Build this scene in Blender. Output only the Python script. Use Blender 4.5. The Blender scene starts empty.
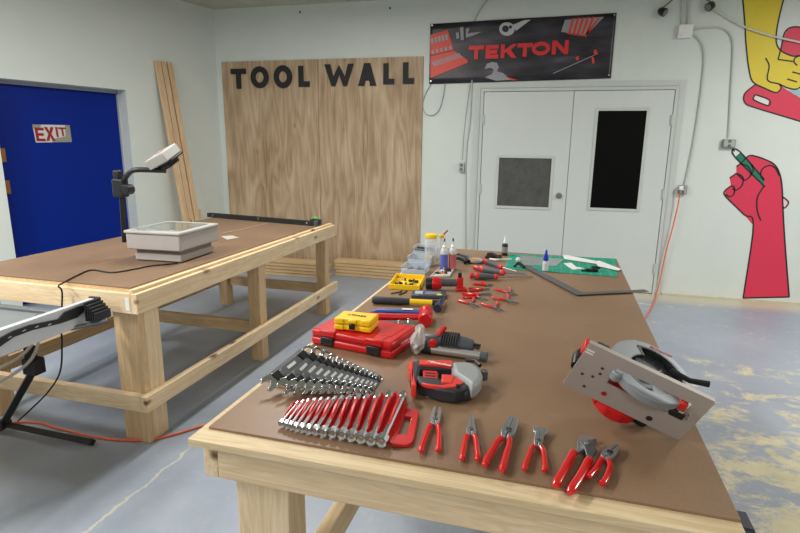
import bpy, math, random
from math import sin, cos, pi, radians as RAD, atan2, hypot
from mathutils import Vector as V, Matrix as MX
random.seed(7)
S = bpy.context.scene; C = S.collection
# ------------------------------------------------------------------ camera
CP = V((3.7639, -6.0822, 1.5132)); YAW, PITCH, ROLL, FPX = 0.2510, 0.2204, 0.0119, 545.12
cy, sy, cp, sp = cos(YAW), sin(YAW), cos(PITCH), sin(PITCH)
_f = V((-sy*cp, cy*cp, -sp)); _r = V((cy, sy, 0)); _u = _r.cross(_f)
CR = cos(ROLL)*_r + sin(ROLL)*_u; CU = -sin(ROLL)*_r + cos(ROLL)*_u; CF = _f
cam = bpy.data.cameras.new('camera'); co = bpy.data.objects.new('camera', cam); C.objects.link(co)
co.matrix_world = MX(((CR.x, CU.x, -CF.x, CP.x), (CR.y, CU.y, -CF.y, CP.y), (CR.z, CU.z, -CF.z, CP.z), (0, 0, 0, 1)))
cam.sensor_width = 36; cam.lens = FPX/800*36; cam.clip_start = .05
cam.shift_y = 0
S.camera = co
# ------------------------------------------------------------------ world, lights, exposure
S.view_settings.view_transform = 'Standard'; S.view_settings.look = 'None'
S.view_settings.gamma = 1; S.view_settings.use_curve_mapping = False
S.view_settings.exposure = 0.08
W = bpy.data.worlds.new('world'); S.world = W; W.use_nodes = True
W.node_tree.nodes['Background'].inputs[0].default_value = (.98, 1, .98, 1)
W.node_tree.nodes['Background'].inputs[1].default_value = .36
def area(x, y, z, sx, sy_, pw, col=(1, .98, .93), rot=(0, 0, 0)):
    l = bpy.data.lights.new('ceiling_lamp_light', 'AREA'); l.shape = 'RECTANGLE'; l.size = sx; l.size_y = sy_; l.energy = pw; l.color = col
    o = bpy.data.objects.new('ceiling_lamp_light', l); o.location = (x, y, z); o.rotation_euler = rot; C.objects.link(o)
LAMPS = [(2.1, -2.5, 58), (6.6, -2.3, 92), (1.1, -5.1, 52), (-.4, -4.5, 44), (.4, -6.4, 92), (4.2, -8.0, 50)]
for x, y, p in LAMPS: area(x, y, 2.93, .3, 1.2, p)
# ------------------------------------------------------------------ pixel -> place
def ray(px, py): return CF + CR*((px-400)/FPX) - CU*((py-266.5)/FPX)
def U(px, py, z): d = ray(px, py); return CP + d*((z-CP.z)/d.z)
def Y(px, py, y=0.0): d = ray(px, py); return CP + d*((y-CP.y)/d.y)
HT, HL = .850, .830
def T(px, py, h=0.0): return U(px, py, HT+h)
def L(px, py, h=0.0): return U(px, py, HL+h)
LWN = V((cos(-.2746), sin(-.2746), 0)); LWD = V((sin(-.2746), -cos(-.2746), 0)); LWO = V((-.0789, 0, 0))
def LWp(s, z, off=0.0): return LWO + LWD*s + LWN*off + V((0, 0, z))
# ------------------------------------------------------------------ materials
def hexc(r, g, b):
    f = lambda c: (c/255/12.92 if c/255 <= .04045 else ((c/255+.055)/1.055)**2.4)
    return (f(r), f(g), f(b), 1)
class NT:
    def __init__(s, name):
        s.m = bpy.data.materials.new(name); s.m.use_nodes = True; s.t = s.m.node_tree; s.b = s.t.nodes['Principled BSDF']
    def n(s, ty, **kw):
        n = s.t.nodes.new(ty)
        for k, v in kw.items(): setattr(n, k, v)
        return n
    def l(s, a, b): s.t.links.new(a, b)
    def mathn(s, op, a, b=None, clamp=False):
        n = s.n('ShaderNodeMath', operation=op, use_clamp=clamp)
        for i, v in enumerate((a, b)):
            if v is None: continue
            if isinstance(v, (int, float)): n.inputs[i].default_value = v
            else: s.l(v, n.inputs[i])
        return n.outputs[0]
    def mix(s, f, a, b, mode='MIX'):
        n = s.n('ShaderNodeMix', data_type='RGBA', blend_type=mode)
        for i, v in ((0, f), (6, a), (7, b)):
            if isinstance(v, (int, float)): n.inputs[i].default_value = v
            elif isinstance(v, tuple): n.inputs[i].default_value = v
            else: s.l(v, n.inputs[i])
        return n.outputs[2]
    def coord(s, scale=(1, 1, 1), rot=(0, 0, 0), loc=(0, 0, 0)):
        tc = s.n('ShaderNodeTexCoord'); mp = s.n('ShaderNodeMapping')
        mp.inputs[1].default_value = loc; mp.inputs[2].default_value = rot; mp.inputs[3].default_value = scale
        s.l(tc.outputs['Object'], mp.inputs[0]); return mp.outputs[0]
    def noise(s, vec, sc, det=3, rough=.5, dist=0):
        n = s.n('ShaderNodeTexNoise'); s.l(vec, n.inputs['Vector']); n.inputs['Scale'].default_value = sc
        n.inputs['Detail'].default_value = det; n.inputs['Roughness'].default_value = rough; n.inputs['Distortion'].default_value = dist
        return n.outputs[0]
    def ramp(s, f, stops):
        n = s.n('ShaderNodeValToRGB'); e = n.color_ramp.elements
        while len(e) < len(stops): e.new(.5)
        for el, (p, c) in zip(e, stops): el.position = p; el.color = c if isinstance(c, tuple) else (c, c, c, 1)
        s.l(f, n.inputs[0]); return n.outputs[0]
    def bump(s, h, st=.2, d=.002):
        n = s.n('ShaderNodeBump'); n.inputs['Strength'].default_value = st; n.inputs['Distance'].default_value = d
        s.l(h, n.inputs['Height']); s.l(n.outputs[0], s.b.inputs['Normal'])
_mc = {}
def pm(name, col, rough=.5, metal=0.0, var=.08, sc=30, bump=0, coat=0, trans=0, alpha=1, spec=None):
    if name in _mc: return _mc[name]
    t = NT(name); c = hexc(*col)
    n = t.noise(t.coord(), sc)
    k = t.mathn('MULTIPLY_ADD', n, var*2); t.t.nodes[-1].inputs[2].default_value = 1-var
    h = t.n('ShaderNodeHueSaturation'); h.inputs['Color'].default_value = c; t.l(k, h.inputs['Value'])
    t.l(h.outputs[0], t.b.inputs['Base Color'])
    t.b.inputs['Roughness'].default_value = rough; t.b.inputs['Metallic'].default_value = metal
    if coat: t.b.inputs['Coat Weight'].default_value = coat
    if trans: t.b.inputs['Transmission Weight'].default_value = trans; t.b.inputs['IOR'].default_value = 1.3
    if alpha < 1: t.b.inputs['Alpha'].default_value = alpha
    if spec is not None: t.b.inputs['Specular IOR Level'].default_value = spec
    if bump: t.bump(n, bump)
    _mc[name] = t.m; return t.m
def wood(name, axis='x', light=(234, 212, 176), dark=(206, 175, 132), off=0.0):
    key = name+axis+str(off)
    if key in _mc: return _mc[key]
    t = NT(name+'_'+axis)
    sc = [14, 14, 14]; sc['xyz'.index(axis)] = 1.1
    v = t.coord(tuple(sc), loc=(off, off*1.7, off*.3))
    n1 = t.noise(v, 1.6, 4, .6, 1.2); sc2 = [70, 70, 70]; sc2['xyz'.index(axis)] = 2.0
    n2 = t.noise(t.coord(tuple(sc2)), 1.5, 2, .6)
    r = t.mathn('PINGPONG', t.mathn('MULTIPLY', n1, 5.0), .5)
    f = t.mathn('ADD', t.mathn('MULTIPLY', r, .65), t.mathn('MULTIPLY', n2, .6))
    col = t.ramp(f, [(.22, hexc(*light)), (.85, hexc(*dark))])
    vo = t.n('ShaderNodeTexVoronoi'); sk = [7, 7, 7]; sk['xyz'.index(axis)] = 2.6
    t.l(t.coord(tuple(sk), loc=(off+.3, .2, .1)), vo.inputs['Vector']); vo.inputs['Scale'].default_value = 1
    kn = t.ramp(vo.outputs[0], [(.05, 1.0), (.13, 0.0)])
    col = t.mix(kn, col, hexc(112, 72, 42))
    t.l(col, t.b.inputs['Base Color']); t.b.inputs['Roughness'].default_value = .62
    t.bump(n2, .15, .001)
    _mc[key] = t.m; return t.m
# painted block wall
t = NT('painted_wall'); n = t.noise(t.coord(), 3.2, 6, .6); n2 = t.noise(t.coord(), 90, 3)
t.l(t.ramp(n, [(.3, hexc(208, 216, 211)), (.7, hexc(214, 220, 215))]), t.b.inputs['Base Color']); t.b.inputs['Roughness'].default_value = .55; t.bump(n2, .25, .002); M_WALL = t.m
t = NT('ceiling_paint'); n = t.noise(t.coord(), 5, 4); t.l(t.ramp(n, [(.3, hexc(176, 176, 160)), (.7, hexc(190, 190, 176))]), t.b.inputs['Base Color']); t.b.inputs['Roughness'].default_value = .8; M_CEIL = t.m
# floor: blue grey paint worn to a yellow undercoat on the right, a pale crack on the left
t = NT('worn_floor_paint')
v = t.coord()
base = t.ramp(t.noise(v, 1.3, 5, .6), [(.3, hexc(138, 148, 164)), (.7, hexc(160, 168, 180))])
base = t.mix(t.ramp(t.noise(v, 14, 4, .7), [(.55, 0.0), (.8, .35)]), base, hexc(190, 190, 182))
sep = t.n('ShaderNodeSeparateXYZ'); t.l(v, sep.inputs[0])
wx = t.n('ShaderNodeMapRange'); wx.inputs[1].default_value = 3.6; wx.inputs[2].default_value = 5.6; t.l(sep.outputs[0], wx.inputs[0])
wy = t.n('ShaderNodeMapRange'); wy.inputs[1].default_value = -1.6; wy.inputs[2].default_value = -3.9; t.l(sep.outputs[1], wy.inputs[0])
pat = t.noise(t.coord((1, 1.5, 1), rot=(0, 0, .5)), 3.6, 9, .74, .3)
reg = t.mathn('MULTIPLY', wx.outputs[0], wy.outputs[0])
thr = t.mathn('ADD', pat, t.mathn('MULTIPLY', reg, .25))
msk = t.ramp(thr, [(.585, 0.0), (.675, .92)])
msk = t.mathn('MULTIPLY', msk, t.ramp(wx.outputs[0], [(.05, 0.0), (.3, 1.0)]))
base = t.mix(msk, base, t.ramp(t.noise(v, 9, 5), [(.3, hexc(196, 186, 150)), (.7, hexc(216, 206, 172))]))
# thin yellow wear near the far wall
fy = t.n('ShaderNodeMapRange'); fy.inputs[1].default_value = -.42; fy.inputs[2].default_value = -.2; t.l(sep.outputs[1], fy.inputs[0])
base = t.mix(t.mathn('MULTIPLY', fy.outputs[0], t.ramp(wx.outputs[0], [(.3, 0.0), (.5, .85)])), base, hexc(200, 192, 168))
# sawdust patch by the table saw
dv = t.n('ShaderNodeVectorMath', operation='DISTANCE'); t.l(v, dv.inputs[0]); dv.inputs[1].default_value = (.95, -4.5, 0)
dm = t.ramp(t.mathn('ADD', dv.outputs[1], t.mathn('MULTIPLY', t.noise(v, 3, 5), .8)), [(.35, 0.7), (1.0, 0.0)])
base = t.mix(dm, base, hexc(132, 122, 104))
A, B = U(192, 447, 0), U(86, 533, 0); ang = atan2(B.y-A.y, B.x-A.x); ln = (B-A).length
tc = t.n('ShaderNodeVectorMath', operation='SUBTRACT'); t.l(v, tc.inputs[0]); tc.inputs[1].default_value = (A.x, A.y, 0)
vr = t.n('ShaderNodeVectorRotate', rotation_type='Z_AXIS'); t.l(tc.outputs[0], vr.inputs[0]); vr.inputs['Angle'].default_value = -ang
s2 = t.n('ShaderNodeSeparateXYZ'); t.l(vr.outputs[0], s2.inputs[0])
wob = t.mathn('MULTIPLY', t.mathn('SUBTRACT', t.noise(v, 7, 5, .7), .5), .09)
dd = t.mathn('ABSOLUTE', t.mathn('ADD', s2.outputs[1], wob))
cr = t.ramp(t.mathn('MULTIPLY', dd, 30.0), [(.08, .8), (.28, 0.0)])
cr = t.mathn('MULTIPLY', cr, t.ramp(t.mathn('ADD', t.mathn('MULTIPLY', s2.outputs[0], 1.0), .5), [(.45, 0.0), (.55, 1.0)]))
base = t.mix(cr, base, hexc(196, 190, 170))
t.l(base, t.b.inputs['Base Color']); t.b.inputs['Roughness'].default_value = .42
t.bump(t.noise(v, 60, 3), .1, .001); M_FLOOR = t.m
# hardboard
def hardboard(name, c1, c2, ro=.36):
    t = NT(name); v = t.coord()
    col = t.ramp(t.noise(v, 2.2, 6, .6), [(.3, hexc(*c1)), (.75, hexc(*c2))])
    col = t.mix(t.ramp(t.noise(t.coord((2, 5, 1), rot=(0, 0, .5)), 3.2, 5, .65), [(.62, 0.0), (.82, .28)]), col, hexc(176, 160, 146))
    col = t.mix(t.ramp(t.noise(v, 220, 2), [(.4, 0.0), (.8, .18)]), col, hexc(80, 60, 48))
    t.l(col, t.b.inputs['Base Color']); t.b.inputs['Roughness'].default_value = ro; t.b.inputs['Specular IOR Level'].default_value = (.5 if ro < .5 else .12); t.bump(t.noise(v, 300, 2), .06, .0005); return t.m
M_HB = hardboard('brown_hardboard', (132, 103, 79), (148, 119, 93), .42); M_HB2 = hardboard('dusty_hardboard', (118, 96, 78), (138, 114, 92), .52)
# plywood panels
def ply(name, off, dk=1.0):
    t = NT(name)
    v = t.coord((5.5, 5.5, .8), loc=(off, 0, off*.7))
    a = t.noise(v, .8, 2, .5, .3)
    f = t.mathn('FRACT', t.mathn('MULTIPLY', a, 7.0)); f = t.mathn('PINGPONG', f, .5)
    fine = t.noise(t.coord((60, 60, 2.2)), 1.6, 3, .6)
    blotch = t.noise(t.coord((2.5, 2.5, .9), loc=(off*2, 0, 0)), 1.4, 3)
    g = t.mathn('ADD', t.mathn('MULTIPLY', f, .42), t.mathn('MULTIPLY', fine, .62)); g = t.mathn('ADD', g, t.mathn('MULTIPLY', blotch, .6))
    col = t.ramp(g, [(.35, hexc(206, 186, 158)), (.6, hexc(186, 162, 132)), (1.0, hexc(138, 108, 78))])
    vo = t.n('ShaderNodeTexVoronoi'); t.l(t.coord((5, 5, 2.5), loc=(off, 0, .4)), vo.inputs['Vector']); vo.inputs['Scale'].default_value = 1
    col = t.mix(t.ramp(vo.outputs[0], [(.04, .7), (.11, 0.0)]), col, hexc(150, 108, 74))
    t.l(col, t.b.inputs['Base Color']); t.b.inputs['Roughness'].default_value = .6; t.bump(fine, .1, .001); return t.m
M_PLYA, M_PLYB = ply('plywood_face_a', 3.1), ply('plywood_face_b', 8.4)
WX, WY, WZ = wood('pine', 'x'), wood('pine', 'y'), wood('pine', 'z', off=1.3)
WX2, WY2, WZ2 = wood('aged_pine', 'x', (220, 192, 150), (190, 154, 108), 2.1), wood('aged_pine', 'y', (220, 192, 150), (190, 154, 108), 2.1), wood('aged_pine', 'z', (218, 190, 148), (188, 150, 104), 3.3)
PLYE = wood('ply_edge', 'x', (224, 204, 168), (196, 168, 124), .7)
CHROME = pm('chrome', (205, 208, 212), .22, 1, .05, 20); STEEL = pm('steel', (176, 178, 182), .34, .85, .1, 40); DSTEEL = pm('dark_steel', (112, 114, 118), .4, .8, .15, 60)
ALU = pm('aluminium', (196, 192, 190), .36, .85, .05, 15); GUARD = pm('cast_grey', (146, 152, 158), .45, .25, .05, 20)
BLK = pm('black_plastic', (26, 27, 30), .42, 0, .15); BLKM = pm('matt_black', (20, 20, 22), .65, 0, .15); RUB = pm('grey_rubber', (78, 82, 90), .55, 0, .12, 60, .1)
RED = pm('red_plastic', (206, 24, 26), .34, 0, .06, 25); REDG = pm('red_dip_grip', (214, 20, 22), .22, 0, .05, 25, 0, .5); REDD = pm('deep_red', (170, 20, 26), .35, 0, .08, 25)
REDT = pm('tool_red', (214, 44, 40), .38, 0, .06); YEL = pm('yellow_plastic', (250, 206, 20), .38, 0, .05); WHT = pm('white_plastic', (232, 232, 230), .45, 0, .03)
WPAINT = pm('white_door_paint', (206, 212, 210), .42, 0, .03, 4); WTRIM = pm('white_trim_paint', (196, 202, 198), .5, 0, .04, 4)
BLUE = pm('blue_door_paint', (0, 34, 128), .5, 0, .06, 4, 0, 0, 0, 1, .15); BLUEP = pm('blue_paint', (44, 84, 176), .35, 0, .06)
GREY = pm('projector_grey', (172, 166, 164), .5, 0, .03, 8); GREYL = pm('projector_light_grey', (176, 175, 170), .5, 0, .03, 8); GREYD = pm('shadow_gap_grey', (120, 112, 106), .6)
CLEAR = pm('clear_plastic', (236, 240, 244), .12, 0, .01, 5, 0, 0, .0, .34); CLEAR2 = pm('clear_plastic_tinted', (214, 226, 238), .15, 0, .01, 5, 0, 0, 0, .5)
OBLACK = pm('black_glass', (4, 4, 5), .4, 0, .2, 6, 0, 0, 0, 1, .12); ORANGE = pm('orange_jacket', (232, 104, 56), .5)
# ------------------------------------------------------------------ mesh helpers
class MB:
    def __init__(s): s.v = []; s.f = []
    def add(s, vs, fs, m=None):
        k = len(s.v); s.v += [tuple(m @ V(p)) if m is not None else tuple(p) for p in vs]; s.f += [tuple(i+k for i in f) for f in fs]; return s
    def box(s, x0, x1, y0, y1, z0, z1, m=None):
        vs = [(x, y, z) for z in (z0, z1) for y in (y0, y1) for x in (x0, x1)]
        return s.add(vs, [(0, 2, 3, 1), (4, 5, 7, 6), (0, 1, 5, 4), (2, 6, 7, 3), (0, 4, 6, 2), (1, 3, 7, 5)], m)
    def prism(s, pts, z0, z1, m=None):
        a = sum(pts[i][0]*pts[(i+1) % len(pts)][1]-pts[(i+1) % len(pts)][0]*pts[i][1] for i in range(len(pts)))
        if a < 0: pts = pts[::-1]
        n = len(pts); vs = [(x, y, z0) for x, y in pts]+[(x, y, z1) for x, y in pts]
        return s.add(vs, [tuple(range(n))[::-1], tuple(range(n, 2*n))]+[(i, (i+1) % n, n+(i+1) % n, n+i) for i in range(n)], m)
    def cyl(s, c, r, z0, z1, n=20, m=None, r2=None):
        r2 = r if r2 is None else r2
        vs = [(c[0]+r*cos(2*pi*i/n), c[1]+r*sin(2*pi*i/n), z0) for i in range(n)]+[(c[0]+r2*cos(2*pi*i/n), c[1]+r2*sin(2*pi*i/n), z1) for i in range(n)]
        return s.add(vs, [tuple(range(n))[::-1], tuple(range(n, 2*n))]+[(i, (i+1) % n, n+(i+1) % n, n+i) for i in range(n)], m)
    def lathe(s, prof, n=20, m=None, a0=0, a1=2*pi):
        full = abs(a1-a0-2*pi) < 1e-6; k = n if full else n+1
        vs = [(r*cos(a0+(a1-a0)*i/n), r*sin(a0+(a1-a0)*i/n), z) for r, z in prof for i in range(k)]; fs = []
        for j in range(len(prof)-1):
            for i in range(n):
                i2 = (i+1) % k; fs.append((j*k+i, j*k+i2, (j+1)*k+i2, (j+1)*k+i))
        if full:
            if prof[0][0] > 1e-6: fs.append(tuple(range(k))[::-1])
            if prof[-1][0] > 1e-6: fs.append(tuple(range((len(prof)-1)*k, len(prof)*k)))
        return s.add(vs, fs, m)
    def tube(s, pts, rad, n=10, flat=1.0, m=None, closed=False):
        P = [V(p) for p in pts]; N = len(P); rad = [rad]*N if isinstance(rad, (int, float)) else rad
        vs = []; fs = []; up = V((0, 0, 1)); prev = None
        for i in range(N):
            if closed: d = P[(i+1) % N]-P[i-1]
            else: d = P[min(i+1, N-1)]-P[max(i-1, 0)]
            d.normalize()
            if prev is None: a = up.cross(d) if abs(d.z) < .95 else V((1, 0, 0)).cross(d)
            else: a = prev-d*prev.dot(d)
            a.normalize(); b = d.cross(a); prev = a
            for k in range(n):
                t_ = 2*pi*k/n; vs.append(P[i]+a*(cos(t_)*rad[i])+b*(sin(t_)*rad[i]*flat))
        for i in range(N if closed else N-1):
            j = (i+1) % N
            for k in range(n): k2 = (k+1) % n; fs.append((i*n+k, i*n+k2, j*n+k2, j*n+k))
        if not closed: fs += [tuple(range(n))[::-1], tuple(range((N-1)*n, N*n))]
        return s.add(vs, fs, m)
    def build(s, name, mat, parent=None, bev=0, smooth=True, seg=2, ang=35):
        me = bpy.data.meshes.new(name); me.from_pydata(s.v, [], s.f)
        import bmesh
        bm = bmesh.new(); bm.from_mesh(me); bmesh.ops.remove_doubles(bm, verts=bm.verts, dist=1e-6); bmesh.ops.recalc_face_normals(bm, faces=bm.faces); bm.to_mesh(me); bm.free()
        if smooth: me.shade_smooth(); me.set_sharp_from_angle(angle=RAD(ang))
        me.materials.append(mat); o = bpy.data.objects.new(name, me); C.objects.link(o); o.parent = parent
        if bev:
            b = o.modifiers.new('bevel', 'BEVEL'); b.width = bev; b.segments = seg; b.limit_method = 'ANGLE'; b.angle_limit = RAD(40)
            b.harden_normals = False
        return o
def tag(o, label=None, cat=None, group=None, kind=None):
    if label: o['label'] = label
    if cat: o['category'] = cat
    if group: o['group'] = group
    if kind: o['kind'] = kind
    return o
def thing(name, label, cat, loc=(0, 0, 0), rz=0, group=None, mat=None):
    o = bpy.data.objects.new(name, None); C.objects.link(o); o.empty_display_size = .02
    if mat is not None: o.matrix_world = mat
    else: o.location = loc; o.rotation_euler = (0, 0, rz)
    return tag(o, label, cat, group)
def plabel(o, s): o['label'] = s; return o
def Tr(x=0, y=0, z=0): return MX.Translation((x, y, z))
def Rt(a, ax): return MX.Rotation(a, 4, ax)
def bez(ps, n=16):   # catmull-rom
    P = [V(p) for p in ps]; out = []
    Q = [P[0]*2-P[1]]+P+[P[-1]*2-P[-2]]
    for i in range(1, len(Q)-2):
        for k in range(n):
            t_ = k/n; a, b, c, d = Q[i-1:i+3]
            out.append(.5*((2*b)+(c-a)*t_+(2*a-5*b+4*c-d)*t_*t_+(3*b-a-3*c+d)*t_**3))
    out.append(P[-1]); return out
def struct(name, mb, mat, parent=None, **k):
    o = mb.build(name, mat, parent, **k)
    if parent is None: o['kind'] = 'structure'
    return o
# stroke letters: polygons in a unit cell (height 1)
def ring(cx, cy_, ro_x, ro_y, ri_x, ri_y, z0, z1, m, mb, n=28):
    vs = []; 
    for z in (z0, z1):
        for rx, ry in ((ro_x, ro_y), (ri_x, ri_y)):
            vs += [(cx+rx*cos(2*pi*i/n), cy_+ry*sin(2*pi*i/n), z) for i in range(n)]
    fs = []
    for i in range(n):
        j = (i+1) % n
        fs += [(i, j, n+j, n+i), (2*n+i, 3*n+i, 3*n+j, 2*n+j), (i, 2*n+i, 2*n+j, j), (n+i, n+j, 3*n+j, 3*n+i)]
    mb.add(vs, fs, m)
def glyph(mb, ch, w, t_, z0, z1, m):
    """letter of height 1, width w, stroke t_ , drawn in the xy plane"""
    def R_(x0, x1, y0, y1): mb.prism([(x0, y0), (x1, y0), (x1, y1), (x0, y1)], z0, z1, m)
    def Q_(*p): mb.prism(list(p), z0, z1, m)
    if ch == 'T': Q_((0, 1), (0, 1-t_), (w/2-t_/2, 1-t_), (w/2-t_/2, 0), (w/2+t_/2, 0), (w/2+t_/2, 1-t_), (w, 1-t_), (w, 1))
    elif ch == 'L': Q_((0, 0), (w, 0), (w, t_), (t_, t_), (t_, 1), (0, 1))
    elif ch == 'I': R_(0, t_, 0, 1)
    elif ch == 'E': Q_((0, 0), (w, 0), (w, t_), (t_, t_), (t_, .5-t_/2), (w*.9, .5-t_/2), (w*.9, .5+t_/2), (t_, .5+t_/2), (t_, 1-t_), (w, 1-t_), (w, 1), (0, 1))
    elif ch == 'O': ring(w/2, .5, w/2, .52, w/2-t_, .52-t_, z0, z1, m, mb)
    elif ch == 'N': Q_((0, 0), (t_, 0), (t_, .62), (w-t_*1.05, 0), (w, 0), (w, 1), (w-t_, 1), (w-t_, .38), (t_*1.05, 1), (0, 1))
    elif ch == 'K': Q_((0, 0), (t_, 0), (t_, .33), (t_*1.35, .42), (w-t_*1.25, 0), (w, 0), (w*.62, .58), (w, 1), (w-t_*1.25, 1), (t_, .6), (t_, 1), (0, 1))
    elif ch == 'X': Q_((0, 0), (t_*1.15, 0), (w/2, .34), (w-t_*1.15, 0), (w, 0), (w/2+t_*.55, .5), (w, 1), (w-t_*1.15, 1), (w/2, .66), (t_*1.15, 1), (0, 1), (w/2-t_*.55, .5))
    elif ch == 'W': Q_((0, 1), (t_*1.1, 1), (w*.3, .42), (w/2-.0, .95), (w*.7, .42), (w-t_*1.1, 1), (w, 1), (w*.76, 0), (w*.64, 0), (w/2, .52), (w*.36, 0), (w*.24, 0))
    elif ch == 'A':
        q = .24; Q_((0, 0), (t_*1.15, 0), (w*.5-(w*.5-t_*1.15)*(1-q)*1.0, q*.98), (w*.5+(w*.5-t_*1.15)*(1-q), q*.98), (w-t_*1.15, 0), (w, 0), (w*.5+t_*.55, 1), (w*.5-t_*.55, 1))
    elif ch == 'D': Q_((0, 0), (w*.6, 0), (w*.9, .18), (w, .5), (w*.9, .82), (w*.6, 1), (0, 1), (0, .99-t_), (w*.55, 1-t_), (w-t_, .5), (w*.55, t_), (t_, t_), (t_, .985-t_), (0, .985-t_))
def text_mesh(txt, size, depth, mat, name, parent, m, shear=0.0, off=0.0, sx=1.0):
    cu = bpy.data.curves.new(name, 'FONT'); cu.body = txt; cu.size = size; cu.extrude = depth; cu.shear = shear; cu.offset = off; cu.align_x = 'CENTER'; cu.align_y = 'CENTER'
    ob = bpy.data.objects.new(name+'_tmp', cu); C.objects.link(ob); dg = bpy.context.evaluated_depsgraph_get(); me = bpy.data.meshes.new_from_object(ob.evaluated_get(dg)); bpy.data.objects.remove(ob); 
    me.transform(m @ MX.Diagonal((sx, 1, 1, 1))); me.materials.clear(); me.materials.append(mat); o = bpy.data.objects.new(name, me); C.objects.link(o); o.parent = parent; return o
WALLM = lambda x, z, y=0: MX(((1, 0, 0, x), (0, 0, -1, y), (0, 1, 0, z), (0, 0, 0, 1)))   # local x right, y up, z out of the back wall
# ================================================================== the room
ZC = 3.022
struct('floor', MB().box(-3.5, 9, -9, .3, -.1, 0), M_FLOOR, smooth=False)
struct('ceiling', MB().box(-3.5, 9, -9, .3, ZC, ZC+.1), M_CEIL, smooth=False)
struct('wall_back', MB().box(-.30, 9, 0, .15, 0, ZC), M_WALL, smooth=False)
# left wall with a recessed doorway s 1.20 .. 2.42
def lw_box(mb, s0, s1, z0, z1, o0, o1):
    vs = [LWp(s, z, o) for z in (z0, z1) for o in (o0, o1) for s in (s0, s1)]
    return mb.add(vs, [(0, 2, 3, 1), (4, 5, 7, 6), (0, 1, 5, 4), (2, 6, 7, 3), (0, 4, 6, 2), (1, 3, 7, 5)])
DS0, DS1, DZ, DD = 1.205, 2.42, 2.02, -.15
mb = MB(); lw_box(mb, -.1, DS0, 0, ZC, -.25, 0); lw_box(mb, DS1, 6, 0, ZC, -.25, 0); lw_box(mb, DS0, DS1, DZ, ZC, -.25, 0)
struct('wall_left', mb, M_WALL, smooth=False)
BSE = struct('baseboard_back', MB().box(5.06, 9, -.03, 0, 0, .014), pm('beige_curb', (196, 188, 164), .7, 0, .1, 12), smooth=False)
# blue door
d = thing('door_1', None, None, LWp(DS0, 0, DD), 0); d['kind'] = 'structure'
o = lw_box(MB(), DS0+.015, DS1-.06, .01, DZ-.03, DD-.05, DD).build('door_leaf', BLUE, None, smooth=False); o.parent = d; o.matrix_parent_inverse = Tr(*(-d.location))
mb = MB(); lw_box(mb, DS0-.0, DS0+.015, 0, DZ, DD-.06, DD+.01); lw_box(mb, DS1-.06, DS1, 0, DZ, DD-.06, DD+.015); lw_box(mb, DS0, DS1, DZ-.03, DZ, DD-.06, DD+.01)
o = mb.build('door_frame', pm('grey_frame_paint', (150, 156, 168), .5), None, smooth=False); o.parent = d; o.matrix_parent_inverse = Tr(*(-d.location))
for z in (1.38, 1.1, .3):
    o = lw_box(MB(), DS1-.10, DS1-.052, z-.06, z+.06, DD, DD+.014).build('hinge', pm('brass', (150, 104, 60), .4, .6), None, bev=.003); o.parent = d; o.matrix_parent_inverse = Tr(*(-d.location))
# back double door
DL, DR, DH = 3.105, 5.025, 2.068
mb = MB(); fw = .055
mb.box(DL-.03, DL, -.032, 0, 0, DH+.03).box(DR-.06, DR-.03, -.032, 0, 0, DH+.03).box(DL+.0005, DR-.0605, -.032, 0, DH+.0, DH+.03)
struct('trim_1', mb, WTRIM, smooth=False)
mb = MB().box(DL-.10, DL-.035, -.014, 0, 0, DH+.09).box(DR-.025, DR+.03, -.014, 0, 0, DH+.09).box(DL-.0345, DR-.0255, -.014, 0, DH+.035, DH+.09)
struct('trim_2', mb, WTRIM, smooth=False)
DL -= fw; DR -= .0; DH += fw-.0; DRI = DR-.062
def wdoor(n, x0, x1, win, wm, gl):
    d = thing('door_%d' % n, None, None, ((x0+x1)/2, -.02, 0)); d['kind'] = 'structure'; cx = (x0+x1)/2
    wx0, wx1, wz0, wz1 = win; mb = MB()
    y0, y1 = -.004, .012
    mb.box(x0-cx, wx0-cx, y0, y1, .012, DH-fw-.006).box(wx1-cx, x1-cx, y0, y1, .012, DH-fw-.006).box(wx0-cx, wx1-cx, y0, y1, .012, wz0).box(wx0-cx, wx1-cx, y0, y1, wz1, DH-fw-.006)
    mb.build('door_leaf', WPAINT, d, smooth=False)
    MB().box(wx0-cx, wx1-cx, .0, .012, wz0, wz1).build(gl, wm, d, smooth=False)
    mb = MB(); b_ = .028
    mb.box(wx0-b_-cx, wx0-cx, -.012, -.0, wz0-b_, wz1+b_).box(wx1-cx, wx1+b_-cx, -.012, -.0, wz0-b_, wz1+b_).box(wx0-cx, wx1-cx, -.012, -.0, wz0-b_, wz0).box(wx0-cx, wx1-cx, -.012, -.0, wz1, wz1+b_)
    mb.build('window_bead', WTRIM, d, bev=.003)
    return d, cx
t = NT('dark_grille'); v = t.coord((1, 1, 1)); vo = t.n('ShaderNodeTexVoronoi'); t.l(v, vo.inputs['Vector']); vo.inputs['Scale'].default_value = 240
t.l(t.ramp(t.mathn('ADD', vo.outputs[0], t.mathn('MULTIPLY', t.noise(v, 9, 6, .7), .9)), [(.5, hexc(50, 52, 54)), (.9, hexc(66, 67, 67)), (1.0, hexc(88, 88, 86))]), t.b.inputs['Base Color']); t.b.inputs['Roughness'].default_value = .6; M_GR = t.m
XM = 4.02
d2, c2 = wdoor(2, DL+fw+.006, XM-.003, (3.30, 3.845, .872, 1.385), M_GR, 'dark_vent_panel')
d3, c3 = wdoor(3, XM+.003, DRI-.004, (4.268, 4.725, .888, 1.868), OBLACK, 'dark_window_pane')
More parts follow.
